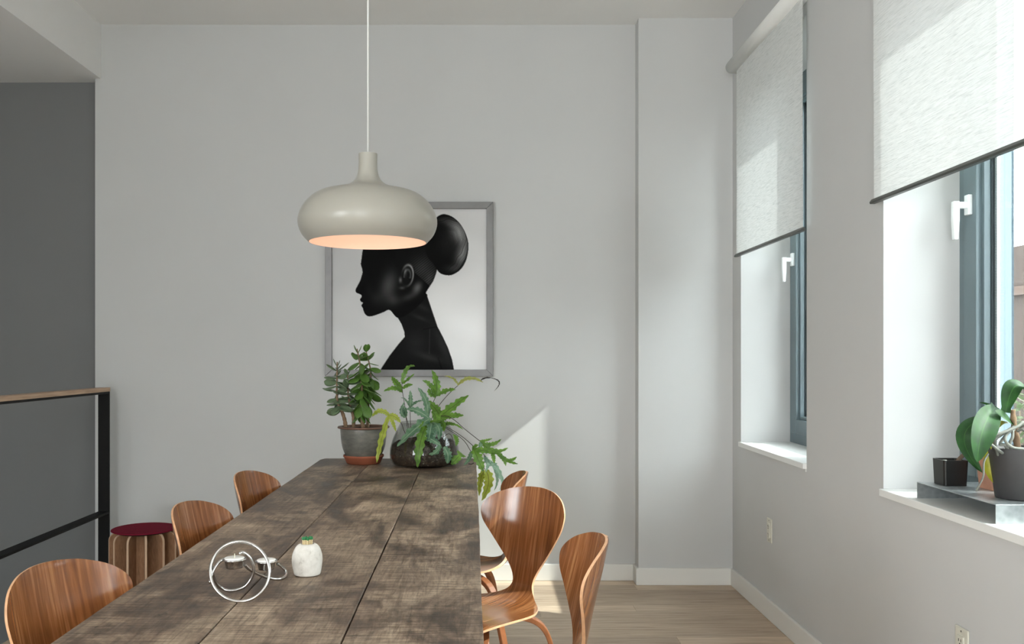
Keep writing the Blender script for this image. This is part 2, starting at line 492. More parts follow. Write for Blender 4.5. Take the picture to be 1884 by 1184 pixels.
def m_spacer():
    t = NT('perforated_spacer')
    wv = t.n('ShaderNodeTexWave'); wv.bands_direction = 'Z'; wv.inputs['Scale'].default_value = 60
    t.l(t.coords(), wv.inputs['Vector'])
    c = t.ramp(wv.outputs['Fac'], [(0.4, rgb(150, 156, 160)), (0.6, rgb(222, 226, 228))])
    return t.done(t.bsdf(c, 0.4))
M['spacer'] = m_spacer()

def m_fence():
    t = NT('weathered_fence'); v = t.coords((20, 20, 1.5))
    oi = t.n('ShaderNodeObjectInfo')
    c = t.ramp(t.noise(v, 2, 6), [(0.3, rgb(58, 44, 38)), (0.7, rgb(92, 74, 64))])
    tone = t.ramp(oi.outputs['Random'], [(0, rgb(190, 185, 180)), (1, rgb(255, 250, 245))])
    return t.done(t.bsdf(t.mix(1.0, c, tone, 'MULTIPLY'), 0.9))
M['fence'] = m_fence()
M['ground'] = plain('garden_ground', rgb(104, 98, 90), 0.95, var=0.2, scale=2)

def m_print():
    t = NT('portrait_print')
    a = t.n('ShaderNodeAttribute'); a.attribute_name = 'ink'
    return t.done(t.bsdf(a.outputs['Color'], 0.6, spec=0.06))
M['print'] = m_print()

def m_bulb():
    t = NT('bulb_glow'); e = t.n('ShaderNodeEmission')
    e.inputs['Color'].default_value = (1.0, 0.74, 0.62, 1); e.inputs['Strength'].default_value = 2.5
    return t.done(e)
M['bulb'] = m_bulb()

# ------------------------------------------------------------------ room shell
YB = 5.09            # back wall
YR = -3.6            # rear wall
XR = 1.40            # right wall
XL = -3.4            # far side of the stairwell
ZC = 3.15            # ceiling
XS = -2.157          # soffit face
ZS = 2.844           # soffit underside
YREC = 5.16          # recessed stair wall
XO = -2.12           # edge of the floor at the stairwell

# wall_right: pieces round the openings
def pierced(x0, x1, ya, yb, za, zb, wins, zs, zh):
    mb = MB(); ys = sorted(wins)
    y = ya
    for a, b in ys:
        mb.box(x0, x1, y, a, za, zb)
        mb.box(x0, x1, a, b, za, zs)
        mb.box(x0, x1, a, b, zh, zb)
        y = b
    mb.box(x0, x1, y, yb, za, zb)
    return mb
struct('wall_right', pierced(XR, 1.72, YR, YB + 0.3, -0.1, ZC + 0.1, WINS, ZSILL, ZHEAD), M['wall'], 'pale grey painted window wall with deep white reveals', 'wall')
EXW = [(a + 0.04, b - 0.04) for a, b in WINS]
struct('wall_exterior', pierced(1.721, 1.83, YR, YB + 0.3, -0.6, ZC + 0.3, EXW, ZSILL - 0.02, ZHEAD - 0.03), M['stucco'], 'blue grey rough stucco outer wall seen through the window', 'wall')
struct('wall_back', MB().box(-2.19, XR, YB, YB + 0.3, -0.1, ZC), M['wall'], 'pale grey painted back wall behind the framed portrait', 'wall')
struct('wall_column', MB().box(0.876, XR, 4.99, YB, 0.0, ZC), M['wall'], 'pale grey boxed column in the corner beside the window wall', 'column')
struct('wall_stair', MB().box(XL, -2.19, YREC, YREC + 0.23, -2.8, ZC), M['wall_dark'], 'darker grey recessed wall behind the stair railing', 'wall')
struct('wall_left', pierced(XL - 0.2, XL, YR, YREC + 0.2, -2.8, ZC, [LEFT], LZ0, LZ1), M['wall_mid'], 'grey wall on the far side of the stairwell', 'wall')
rw = MB(); xx = XL
for a, b in REAR:
    rw.box(xx, a, YR - 0.2, YR, -0.1, ZC).box(a, b, YR - 0.2, YR, -0.1, RZ0).box(a, b, YR - 0.2, YR, RZ1, ZC); xx = b
rw.box(xx, XR, YR - 0.2, YR, -0.1, ZC)
struct('wall_rear', rw, M['wall'], 'pale grey wall closing the room', 'wall')
struct('ceiling', MB().box(XL - 0.2, XR + 0.1, YR - 0.2, YREC + 0.2, ZC, ZC + 0.2), M['ceiling'], 'flat off white ceiling above the dining table', 'ceiling')
struct('ceiling_soffit', MB().box(XL, XS, YR, YB, ZS, ZC).box(XL, -2.19, YB, YREC, ZS, ZC), M['ceiling'], 'dropped ceiling soffit above the stairwell', 'soffit')
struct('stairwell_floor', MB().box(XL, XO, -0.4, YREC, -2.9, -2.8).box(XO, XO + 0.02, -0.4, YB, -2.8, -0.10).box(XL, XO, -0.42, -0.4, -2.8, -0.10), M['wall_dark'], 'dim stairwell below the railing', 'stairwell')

# floor with its planks
fl = MB().box(XO, XR, YR, YB, -0.10, -0.016).box(XL, XO, YR, -0.4, -0.10, -0.016)
floor = struct('floor', fl, M['subfloor'], 'light oak plank floor', 'floor')
unit = MB().box(0, 1, 0, 1, -0.014, 0.0).mesh('plank'); unit.materials.append(M['floor'])
rowh = 0.1022; y = YR; r = 0
while y < YB - 0.01:
    x0 = XO if y > -0.4 else XL
    x = x0 - R.uniform(0.0, 1.2)
    while x < XR:
        ln = R.uniform(1.7, 2.6)
        a, b = max(x, x0), min(x + ln, XR)
        x += ln
        if b - a < 0.05: continue
        o = bpy.data.objects.new('plank', unit); COL.objects.link(o); o.parent = floor
        o.location = (a + 0.0006, y + 0.0006, R.uniform(-0.0006, 0)); o.scale = (b - a - 0.0012, min(rowh, YB - y) - 0.0012, 1)
    y += rowh; r += 1

# baseboards
def board_profile(h=0.094, t=0.015):
    return h, t
struct('baseboard_back', MB().box(-2.1, 0.861, YB - 0.015, YB, 0, 0.094), M['trim'], 'white baseboard along the back wall', 'baseboard', bevel=0.003)
struct('baseboard_column', MB().box(0.861, XR, 4.975, 4.99, 0, 0.094).box(0.861, 0.876, 4.99, YB, 0, 0.094), M['trim'], 'white baseboard wrapping the corner column', 'baseboard', bevel=0.003)
struct('baseboard_right', MB().box(XR - 0.015, XR, YR, 4.975, 0, 0.094), M['trim'], 'white baseboard under the windows', 'baseboard', bevel=0.003)

# windows
def ring(mb, x0, x1, ya, yb, za, zb, w):
    mb.box(x0, x1, ya, ya + w, za, zb); mb.box(x0, x1, yb - w, yb, za, zb)
    mb.box(x0, x1, ya + w, yb - w, za, za + w); mb.box(x0, x1, ya + w, yb - w, zb - w, zb)
    return mb
def make_window(n, ya, yb):
    lab = {1: 'grey framed tall window beside the corner column', 2: 'grey framed window holding the orchid and metal stand'}.get(n, 'unseen grey framed tall window added further along the window wall for daylight')
    t = thing('window_%d' % n, lab, 'window', (1.66, (ya + yb) / 2, ZSILL), kind='structure', group=None if n < 3 else 'added windows behind the camera')
    za, zb = ZSILL + 0.025, ZHEAD
    part('frame', ring(MB(), 1.664, 1.745, ya, yb, za, zb, 0.062), M['frame'], t, True, bevel=0.002)
    e = ya + 0.055, yb - 0.055
    s = part('sash', ring(MB(), 1.650, 1.712, e[0], e[1], za + 0.055, zb - 0.055, 0.075), M['frame'], t, True, bevel=0.003)
    e2 = ya + 0.130, yb - 0.130
    bd = ring(MB(), 1.668, 1.700, e2[0], e2[1], za + 0.130, zb - 0.130, 0.016)
    part('glazing_bead', bd, M['frame'], s, True, bevel=0.002)
    part('gasket', ring(MB(), 1.690, 1.716, e2[0] + 0.016, e2[1] - 0.016, za + 0.146, zb - 0.146, 0.005), M['gasket'], s, True)
    part('spacer', ring(MB(), 1.701, 1.711, e2[0] + 0.021, e2[1] - 0.021, za + 0.151, zb - 0.151, 0.012), M['spacer'], s, True)
    part('outer_bead', ring(MB(), 1.716, 1.755, e2[0] - 0.01, e2[1] + 0.01, za + 0.120, zb - 0.120, 0.034), M['frame_ext'], s, True)
    for x in (1.699, 1.712):
        part('pane', MB().box(x, x + 0.001, e2[0] + 0.018, e2[1] - 0.018, za + 0.148, zb - 0.148), M['glass'], s, True)
    yh = yb - 0.095; zh = 1.78
    h = part('handle', MB().box(1.636, 1.651, yh - 0.014, yh + 0.014, zh - 0.034, zh + 0.034), M['handle'], t, True, bevel=0.003)
    tag(h, 'white window handle with lever turned down')
    lv = MB().box(1.600, 1.638, yh - 0.008, yh + 0.008, zh - 0.012, zh + 0.010)
    lv.prism([(1.590, zh + 0.012), (1.611, zh + 0.012), (1.611, zh - 0.05), (1.606, zh - 0.118), (1.593, zh - 0.118), (1.589, zh - 0.05)], 'y', yh - 0.010, yh + 0.010)
    part('lever', lv, M['handle'], h, True, bevel=0.003)
    sl = MB().box(XR - 0.016, 1.664, ya + 0.0005, yb - 0.0005, ZSILL, ZSILL + 0.025)
    so = part('sill', sl, M['sill'], t, True, bevel=0.002)
    part('shadow_gap', MB().box(XR - 0.006, XR, ya + 0.0005, yb - 0.0005, ZSILL - 0.012, ZSILL), M['wall'], so, True)
    return t
for i, (a, b) in enumerate(WINS): make_window(i + 1, a, b)
t = thing('window_6', 'unseen wide window added in the left wall to light the right wall', 'window', (XL, LEFT[0], LZ0), kind='structure')
part('frame', ring(MB(), XL - 0.14, XL - 0.06, LEFT[0], LEFT[1], LZ0, LZ1, 0.06), M['frame'], t, True, bevel=0.003)
part('pane', MB().box(XL - 0.102, XL - 0.098, LEFT[0] + .06, LEFT[1] - .06, LZ0 + .06, LZ1 - .06), M['door_glass'], t, True)
for i, (a, b) in enumerate(REAR):
    t = thing('door_%d' % (i + 1), 'unseen glazed door added in the rear wall for fill light', 'door', (a, YR, 0), kind='structure', group='added glazed doors')
    mb = MB()
    for q in ((a, a + .07, RZ0, RZ1), (b - .07, b, RZ0, RZ1), (a + .07, b - .07, RZ0, RZ0 + .09), (a + .07, b - .07, RZ1 - .07, RZ1)):
        mb.box(q[0], q[1], YR - 0.10, YR - 0.04, q[2], q[3])
    part('frame', mb, M['frame'], t, True, bevel=0.003)
    part('pane', MB().box(a + .07, b - .07, YR - 0.072, YR - 0.068, RZ0 + .09, RZ1 - .07), M['door_glass'], t, True)

# ------------------------------------------------------------------ outside
struct('ground', MB().box(1.83, 26, -12, 30, -0.7, -0.6), M['ground'], 'pale garden ground outside the window', 'ground')
fence = thing('garden_fence', 'weathered brown board fence beyond the garden', 'fence', (5.6, 8, -0.6))
for k in range(46):
    yy = -2 + k * 0.36
    part('board', MB().box(5.58, 5.61, yy, yy + 0.35, -0.6, 2.42 + R.uniform(-0.015, 0.015)), M['fence'], fence, True)
for zz in (0.0, 1.9):
    part('rail', MB().box(5.52, 5.58, -2, 14.5, zz, zz + 0.09), M['fence'], fence, True)
def bare_tree(x, y, label, seed):
    rr = random.Random(seed)
    t = thing('bare_shrub', label, 'shrub', (x, y, -0.6))
    def br(p, d, L, rad, depth, mb):
        pts = [p]; q = p.copy(); dd = d.copy()
        for i in range(5):
            dd = (dd + Vector((rr.uniform(-.25, .25), rr.uniform(-.25, .25), rr.uniform(-.05, .2)))).normalized()
            q = q + dd * L / 5; pts.append(q.copy())
        mb.sweep(pts, [rad * (1 - 0.12 * i) for i in range(6)], 5)
        if depth:
            for k in range(4):
                i = rr.randint(1, 5)
                nd = (dd + Vector((rr.uniform(-1, 1), rr.uniform(-1, 1), rr.uniform(-.2, .7)))).normalized()
                br(pts[i], nd, L * 0.62, rad * 0.55, depth - 1, mb)
    for k in range(4):
        mb = MB()
        br(Vector((x + rr.uniform(-.1, .1), y + rr.uniform(-.1, .1), -0.62)), Vector((rr.uniform(-.3, .3), rr.uniform(-.3, .3), 1)).normalized(), 1.25, 0.016, 3, mb)
        part('branch', mb, M['branch_pale'], t, True)
    return t
bare_tree(3.9, 8.9, 'bare pale branching shrub in front of the fence', 3)
bare_tree(3.7, 4.6, 'bare shrub by the near run of the fence', 5)
# leafy shrub low in the window view
t = thing('garden_shrub', 'low leafy green shrub outside the orchid window', 'shrub', (4.4, 7.2, -0.6))
stem = MB()
for k in range(14):
    a = k * 2.4
    stem.sweep([(4.4, 7.2, -0.62), (4.4 + .15 * math.cos(a), 7.2 + .25 * math.sin(a), 0.1), (4.4 + .35 * math.cos(a), 7.2 + .6 * math.sin(a), 0.72 + .2 * math.sin(k * 3))], 0.008, 5)
part('stem', stem, M['twig'], t, True)
lv = MB()
for k in range(900):
    c = Vector((4.4 + R.gauss(0, .22), 7.2 + R.gauss(0, .36), R.uniform(-0.1, 1.0)))
    d = Vector((R.uniform(-1, 1), R.uniform(-1, 1), R.uniform(-.3, .8))).normalized()
    s_ = d.cross(Vector((R.uniform(-1, 1), R.uniform(-1, 1), R.uniform(-1, 1)))).normalized()
    L = R.uniform(.04, .08); b = len(lv.v)
    for p in (c, c + d * L * .5 + s_ * L * .3, c + d * L, c + d * L * .5 - s_ * L * .3): lv.v.append(tuple(p))
    lv.quad((b, b + 1, b + 2, b + 3))
o = part('foliage', lv, M['garden_leaf'], t, True); o['kind'] = 'stuff'

# ------------------------------------------------------------------ roller blinds
def make_blind(label, ya, yb, zb=1.80):
    t = thing('roller_blind', label, 'blind', (1.36, (ya + yb) / 2, zb), group='roller blinds')
    pr = [(1.352 + 0.032 * math.cos(a), 2.828 + 0.034 * math.sin(a)) for a in [PI * 0.5 + PI * k / 14 for k in range(15)]]
    pr += [(XR, 2.794), (XR, 2.862)]
    mb = MB().prism(pr, 'y', ya - 0.035, yb + 0.05, smooth=True)
    cs = part('cassette', mb, M['lamp'] if False else M['sill'], t, True)
    for yy in (ya - 0.037, yb + 0.05):
        part('end_cap', MB().prism([(1.355 + .03 * math.cos(a), 2.828 + .031 * math.sin(a)) for a in [2 * PI * k / 20 for k in range(20)]], 'y', yy - 0.0, yy + 0.003), M['outlet'], cs, True)
    # fabric: a gridded sheet with a faint wave
    g = MB(); nu, nv = 24, 30
    for s in (0, 1):
        b = len(g.v)
        for j in range(nv + 1):
            for i in range(nu + 1):
                yy = ya + (yb - ya) * i / nu; zz = zb + 0.012 + (2.81 - zb - 0.012) * j / nv
                g.v.append((1.364 + 0.0008 * s + 0.0012 * math.sin(yy * 9 + 2) * math.sin(zz * 3), yy, zz))
        for j in range(nv):
            for i in range(nu):
                q = [b + j * (nu + 1) + i, b + j * (nu + 1) + i + 1, b + (j + 1) * (nu + 1) + i + 1, b + (j + 1) * (nu + 1) + i]
                if s == 0: g.quad(q, smooth=True)
        if s == 0: break
    part('fabric', g, M['blind'], t, True)
    part('bottom_bar', MB().prism([(1.356, zb), (1.372, zb), (1.374, zb + .006), (1.367, zb + .016), (1.361, zb + .016), (1.354, zb + .006)], 'y', ya - 0.008, yb + 0.012), M['bar'], t, True)
    return t
M['bar'] = plain('blind_bar_grey', rgb(82, 84, 80), 0.4, metal=0.4, var=0.03)
make_blind('white roller blind at the window next to the corner column', 3.800, 4.790)
make_blind('large white roller blind above the orchid', 1.69, 3.115)

# ------------------------------------------------------------------ outlets
def make_outlet(y, z, label):
    t = thing('wall_outlet', label, 'outlet', (XR, y, z), group='wall outlets')
    part('cover_plate', MB().box(-0.006, 0, -0.035, 0.035, -0.058, 0.058), M['outlet'], t, bevel=0.003)
    f = part('socket_face', MB().box(-0.010, -0.004, -0.017, 0.017, -0.034, 0.034), M['outlet'], t, bevel=0.002)
    for s in (-1, 1):
        for dy in (-0.006, 0.006):
            part('slot', MB().box(-0.0106, -0.008, dy - 0.0011, dy + 0.0011, s * 0.019 - 0.002, s * 0.019 + 0.006), M['dark_hole'], f)
        part('ground_hole', MB().box(-0.0106, -0.008, -0.0025, 0.0025, s * 0.019 - 0.011, s * 0.019 - 0.006), M['dark_hole'], f)
        part('screw', MB().prism([(.003 * math.cos(a), s * .047 + .003 * math.sin(a)) for a in [2 * PI * k / 10 for k in range(10)]], 'x', -0.0068, -0.004), M['alu'], t)
make_outlet(4.342, 0.428, 'cream wall outlet under the window next to the corner column')
make_outlet(2.604, 0.425, 'cream wall outlet low on the wall under the orchid window')

# ------------------------------------------------------------------ table
TH = 0.0102
TX, TY, ZT = -0.4015, 2.96, 0.75          # table centre
TL, TW = 3.22, 0.787
table = thing('dining_table', 'long rustic dark wooden dining table with three wide planks', 'table', (TX, TY, 0), TH)
def rough_plank(x0, x1, seed, cut=None):
    """plank along y with wavering long edges, softened top arris"""
    mb = MB(); n = 60; th = 0.05
    rings = []
    for i in range(n + 1):
        yy = -TL / 2 + TL * i / n
        a = x0 + 0.0016 * mnoise.noise((yy * 3.1, seed, 0)) + 0.0008 * mnoise.noise((yy * 14, seed, 5))
        b = x1 + 0.0016 * mnoise.noise((yy * 3.1, seed + 9, 0)) + 0.0008 * mnoise.noise((yy * 14, seed + 9, 5))
        if cut:                       # worn outer corners
            e = TL / 2 - abs(yy)
            if e < 0.03:
                k = (0.03 - e) / 0.03 * 0.016
                if cut < 0: a += k
                else: b -= k
        zt = 0.0006 * mnoise.noise((yy * 4, seed, 2))
        c = 0.0022
        rings.append([(a, yy, -th), (a, yy, zt - c), (a + c * .4, yy, zt - c * .4), (a + c, yy, zt), (b - c, yy, zt), (b - c * .4, yy, zt - c * .4), (b, yy, zt - c), (b, yy, -th)])
    for rg in rings:
        for p in rg: mb.v.append((p[0], p[1], p[2] + ZT))
    m = 8
    for i in range(n):
        for k in range(m):
            k2 = (k + 1) % m
            mb.quad((i * m + k, (i + 1) * m + k, (i + 1) * m + k2, i * m + k2))
    mb.quad(list(range(m))); mb.quad([n * m + k for k in range(m)][::-1])
    return mb
xs = [-TW / 2, -TW / 2 + 0.268, -TW / 2 + 0.527, TW / 2]
for i in range(3):
    part('plank', rough_plank(xs[i] + (0.0013 if i else 0), xs[i + 1] - (0.0013 if i < 2 else 0), 3.7 * i + 1, -1 if i == 0 else (1 if i == 2 else None)), M['table'], table)
for xx in xs[1:3]:
    part('seam_shade', MB().box(xx - 0.03, xx + 0.03, -1.43, 1.43, ZT - 0.064, ZT - 0.0505), M['dark_hole'], table)  # dark strip added under each seam so the gap stays dark
for s in (-1, 1):
    part('apron', MB().box(s * 0.31 - 0.012, s * 0.31 + 0.012, -1.44, 1.44, ZT - 0.15, ZT - 0.05), M['table'], table, bevel=0.003)
    part('apron', MB().box(-0.298, 0.298, s * 1.45 - 0.012, s * 1.45 + 0.012, ZT - 0.15, ZT - 0.05), M['table'], table, bevel=0.003)
    for q in (-1, 1):
        part('leg', MB().sweep([(s * 0.31, q * 1.45, 0), (s * 0.31, q * 1.45, ZT - 0.05)], [0.85, 1.0], flat=(0.042, 0.042)), M['table'], table, bevel=0.004)

# ------------------------------------------------------------------ moulded plywood chairs
SHELL = [(.238, .424, .06), (.236, .430, .11), (.228, .438, .152), (.205, .446, .184), (.15, .452, .205), (.07, .449, .212), (0, .443, .206), (-.06, .439, .188),
         (-.11, .440, .156), (-.145, .444, .118), (-.172, .452, .085), (-.192, .464, .060), (-.204, .484, .047), (-.212, .510, .053), (-.220, .542, .076), (-.229, .58, .112), (-.238, .62, .150),
         (-.247, .655, .183), (-.254, .683, .197), (-.260, .706, .199), (-.265, .728, .188), (-.269, .747, .168), (-.2725, .763, .140),
         (-.275, .775, .108), (-.277, .783, .074), (-.278, .788, .040), (-.2783, .7895, .014)]
def make_chair():
    root = thing('dining_chair', 'moulded walnut plywood dining chair', 'chair')
    N = 79; NU = 16
    pr = catmull(SHELL, N)
    s = [0.0]
    for i in range(1, N): s.append(s[-1] + math.hypot(pr[i][0] - pr[i - 1][0], pr[i][1] - pr[i - 1][1]))
    top, bot = [], []
    for i in range(N):
        a, b = pr[max(0, i - 1)], pr[min(N - 1, i + 1)]
        tx, tz = b[0] - a[0], b[1] - a[1]; L = math.hypot(tx, tz) or 1
        nx, nz = tz / L, -tx / L            # normal on the sitter's side (up on seat, forward on back)
        k = i / (N - 1)
        # lateral dish
        z = pr[i][1]
        c = 0.35 if k < 0.38 else (0.35 + (k - 0.38) / 0.2 * 1.25 if k < 0.58 else 1.6)
        th = 0.010 + 0.006 * math.exp(-((k - 0.47) / 0.12) ** 2)
        rt, rb = [], []
        for j in range(NU + 1):
            u = -1 + 2 * j / NU
            yy = pr[i][2] * u
            off = c * yy * yy
            # seat: slight rise only toward the back half
            if k < 0.38: off *= (0.25 + 0.75 * k / 0.38)
            edge = 1 - 0.35 * abs(u) ** 4
            p = Vector((pr[i][0] + nx * off, yy, pr[i][1] + nz * off))
            rt.append(p); rb.append(p - Vector((nx, 0, nz)) * th * edge)
        top.append(rt); bot.append(rb)
    def build(i0, i1, cap0, cap1):
        mb = MB(); W_ = NU + 1
        for grid, flip in ((top, False), (bot, True)):
            b = len(mb.v)
            for i in range(i0, i1 + 1):
                for p in grid[i]: mb.v.append(tuple(p))
            for i in range(i1 - i0):
                for j in range(NU):
                    q = [b + i * W_ + j, b + i * W_ + j + 1, b + (i + 1) * W_ + j + 1, b + (i + 1) * W_ + j]
                    uv = [(grid[i0 + i][j].y, s[i0 + i]), (grid[i0 + i][j + 1].y, s[i0 + i]), (grid[i0 + i + 1][j + 1].y, s[i0 + i + 1]), (grid[i0 + i + 1][j].y, s[i0 + i + 1])]
                    if flip: mb.quad(q[::-1], 0, uv[::-1], True)
                    else: mb.quad(q, 0, uv, True)
        # rim strip round the outline
        path = [(i, 0) for i in range(i0, i1 + 1)]
        if cap1: path += [(i1, j) for j in range(1, NU + 1)]
        back = [(i, NU) for i in range(i1, i0 - 1, -1)]
        segs = [path + back[(1 if cap1 else 0):]] if cap1 else [path, back]
        if cap0: segs = [segs[-1] + [(i0, j) for j in range(NU - 1, -1, -1)] + segs[0][1:]] if not cap1 else segs
        for sg in segs:
            b = len(mb.v)
            for (i, j) in sg: mb.v.append(tuple(top[i][j])); mb.v.append(tuple(bot[i][j]))
            for k in range(len(sg) - 1):
                mb.quad((b + 2 * k, b + 2 * k + 2, b + 2 * k + 3, b + 2 * k + 1), 1, None, True)
        return mb
    cut = int(N * 0.46)
    part('seat', build(0, cut, True, False), [M['walnut'], M['ply_edge']], root)
    part('backrest', build(cut, N - 1, False, True), [M['walnut'], M['ply_edge']], root)
    for sx in (1, -1):
        for sy in (1, -1):
            x1 = 0.205 if sx > 0 else -0.215
            pts = smooth3([(0.0, sy * 0.02, .422), (sx * 0.06, sy * 0.07, .421), (sx * 0.115, sy * 0.125, .408), (sx * 0.150, sy * 0.160, .365), (sx * 0.172, sy * 0.180, .27), (x1 * 0.93, sy * 0.198, .12), (x1, sy * 0.212, 0.0)], 26)
            part('leg', MB().sweep(pts, [1.0 - 0.25 * k / 25 for k in range(26)], flat=(0.017, 0.0095), up=(0, 0, 1)), M['leg_wood'], root, bevel=0.003)
    part('mount_block', MB().box(-0.045, 0.045, -0.05, 0.05, 0.408, 0.4335), M['leg_wood'], root, bevel=0.004)
    return root
chair0 = make_chair()
# (pixel x of the back's top, distance, facing angle in degrees measured from +X)
spots = [(86, 1.95, -19, 'walnut plywood chair nearest the camera on the railing side of the table'),
         (339, 2.76, -10, 'walnut plywood chair in front of the burgundy topped stool'),
         (447, 3.50, -12, 'walnut plywood chair at the far end of the railing side, nearest the jade plant'),
         (984, 3.08, 180 + 50, 'walnut plywood chair with its wide curved back turned to the camera, right of the table'),
         (1106, 2.25, 180 + 3, 'walnut plywood chair nearest the camera on the window side, seen nearly edge on'),
         (964, 3.50, 180 + 2, 'walnut plywood chair mostly hidden behind the wide chair back, beside the trailing fern')]
for i, (px, Y, ang, lab) in enumerate(spots):
    o = chair0 if i == 0 else copy_tree(chair0)
    a = math.radians(ang)
    back = P(px, 0, Y)
    o.location = (back.x + 0.283 * math.cos(a), Y + 0.283 * math.sin(a), 0)
    o.scale = (1.04, 0.88, 1.04)
    o.rotation_euler = (0, 0, a)
    tag(o, lab, 'chair', 'plywood chairs round the dining table')

# ------------------------------------------------------------------ paper stool
st = thing('accordion_stool', 'folding kraft paper stool with a round burgundy felt top', 'stool', (-1.603, 4.27, 0))
def leaf_outline(r0, r1, h, cr):
    pts = [(r0, 0.0), (r1, 0.0)]
    for k in range(7):
        a = PI / 2 * k / 6
        pts.append((r1 - cr + cr * math.cos(a), h - cr + cr * math.sin(a)))
    pts.append((r0, h))
    return pts
lf = MB(); out = leaf_outline(0.02, 0.156, 0.440, 0.034)
lf.prism(out, 'y', -0.0040, 0.0040)
lf_me = lf.mesh('paper_leaf'); lf_me.materials.append(M['kraft'])
eg = MB(); b0 = out[1:9]
eo = [(p[0] + 0.0016, p[1]) if i < 2 else (p[0] + 0.0012, p[1] + 0.0012) for i, p in enumerate(b0)]
eg.sweep([(p[0], 0, p[1]) for p in b0], 1.0, flat=(0.0048, 0.0014), up=(1, 0, 0))
eg_me = eg.mesh('leaf_edge'); eg_me.materials.append(M['kraft_edge'])
for k in range(12):
    o = bpy.data.objects.new('paper_leaf', lf_me); COL.objects.link(o); o.parent = st
    o.rotation_euler = (0, 0, 2 * PI * k / 12 - 0.12)
    e = bpy.data.objects.new('leaf_edge', eg_me); COL.objects.link(e); e.parent = o
part('core', MB().lathe([(0.085, 0.0), (0.085, 0.43)], 24, cap0=True, cap1=True), M['kraft'], st)
part('top_plate', MB().lathe([(0.132, 0.440), (0.134, 0.446)], 40, cap0=True, cap1=True), M['black'], st)
part('felt_pad', MB().lathe([(0.146, 0.446), (0.149, 0.448), (0.149, 0.451), (0.146, 0.453)], 48, cap0=True, cap1=True), M['felt'], st)

# ------------------------------------------------------------------ stair railing
XRl = -2.06
rl = thing('stair_railing', 'black steel stair railing with a pale oak handrail', 'railing', (XRl, 4.9, 0))
part('post', MB().box(-0.030, 0.030, -0.006, 0.006, -0.10, 1.078), M['black'], rl, bevel=0.001)
part('top_rail', MB().box(-0.030, 0.030, -4.6, 0.006, 1.066, 1.078), M['black'], rl, bevel=0.001)
part('mid_rail', MB().box(-0.030, 0.030, -4.6, -0.006, 0.412, 0.424), M['black'], rl, bevel=0.001)
part('handrail', MB().box(-0.032, 0.032, -4.6, 0.008, 1.078, 1.100), M['oak'], rl, bevel=0.002)
part('post', MB().box(-0.030, 0.030, -4.6, -4.588, -0.10, 1.066), M['black'], rl, bevel=0.001)

# ------------------------------------------------------------------ pendant lamp
LY = 3.11; LS = F / LY
LX = (677 - CX) / LS
lz = lambda py: H - (py - CY) / LS
ZL0 = lz(446)
lamp = thing('pendant_lamp', 'large rounded greige metal pendant lamp above the table', 'lamp', (LX, LY, ZL0))
prof_px = [(17.3, 283), (17.2, 302), (18.6, 318), (23.5, 330), (35, 340), (58, 348), (89, 356), (109, 370), (122, 388), (127.4, 409), (121.5, 430), (108, 446)]
prof = [(p[0] / LS, lz(p[1]) - ZL0) for p in catmull(prof_px, 46)]
mb = MB().lathe(prof, 72)
inn = [(max(0.004, r - 0.003), z - (0.003 if i < 40 else 0)) for i, (r, z) in enumerate(prof)]
inn[-1] = (prof[-1][0] - 0.0025, prof[-1][1])
mb.lathe([prof[-1], inn[-1]], 72)
mb.lathe([(0.004, prof[0][1]), prof[0]][::-1], 40)
shade = part('shade', mb, M['lamp'], lamp)
part('shade_lining', MB().lathe(inn, 72), M['lamp_in'], shade)
part('cord', MB().sweep([(0, 0, prof[0][1] - 0.02), (0, 0, ZC - ZL0)], 0.0032, 8), M['cord'], lamp)
part('ceiling_rose', MB().lathe([(0.055, ZC - ZL0), (0.055, ZC - ZL0 - 0.02), (0.035, ZC - ZL0 - 0.035), (0.005, ZC - ZL0 - 0.038)], 28, cap1=True), M['lamp'], lamp)
part('bulb', MB().sphere((0, 0, 0.105), 0.03, 16, 10), M['bulb'], lamp)
pl_d = bpy.data.lights.new('bulb_light', 'POINT'); pl = bpy.data.objects.new('bulb_light', pl_d); COL.objects.link(pl)
pl.parent = lamp; pl.location = (0, 0, 0.068)
pl_d.energy = 0.5; pl_d.color = (1.0, 0.70, 0.58); pl_d.shadow_soft_size = 0.03

# ------------------------------------------------------------------ framed portrait
FY = YB - 0.030
fs = F / FY
fx = lambda px: (px - CX) / fs
fz = lambda py: H - (py - CY) / fs
X0, X1, Z0, Z1 = fx(598), fx(907.5), fz(692), fz(371)
pic = thing('framed_portrait', 'black and white profile portrait in a brushed silver frame', 'picture', ((X0 + X1) / 2, YB, Z0))
fw = 0.038
def bar(pts):
    return MB().prism(pts, 'y', YB - 0.032, YB)
part('frame_bar', bar([(X0, Z0), (X1, Z0), (X1 - fw, Z0 + fw), (X0 + fw, Z0 + fw)]), M['alu'], pic, True, bevel=0.0015)
part('frame_bar', bar([(X0, Z1), (X0 + fw, Z1 - fw), (X1 - fw, Z1 - fw), (X1, Z1)]), M['alu'], pic, True, bevel=0.0015)
part('frame_bar', bar([(X0, Z0), (X0 + fw, Z0 + fw), (X0 + fw, Z1 - fw), (X0, Z1)]), M['alu'], pic, True, bevel=0.0015)
part('frame_bar', bar([(X1, Z0), (X1, Z1), (X1 - fw, Z1 - fw), (X1 - fw, Z0 + fw)]), M['alu'], pic, True, bevel=0.0015)

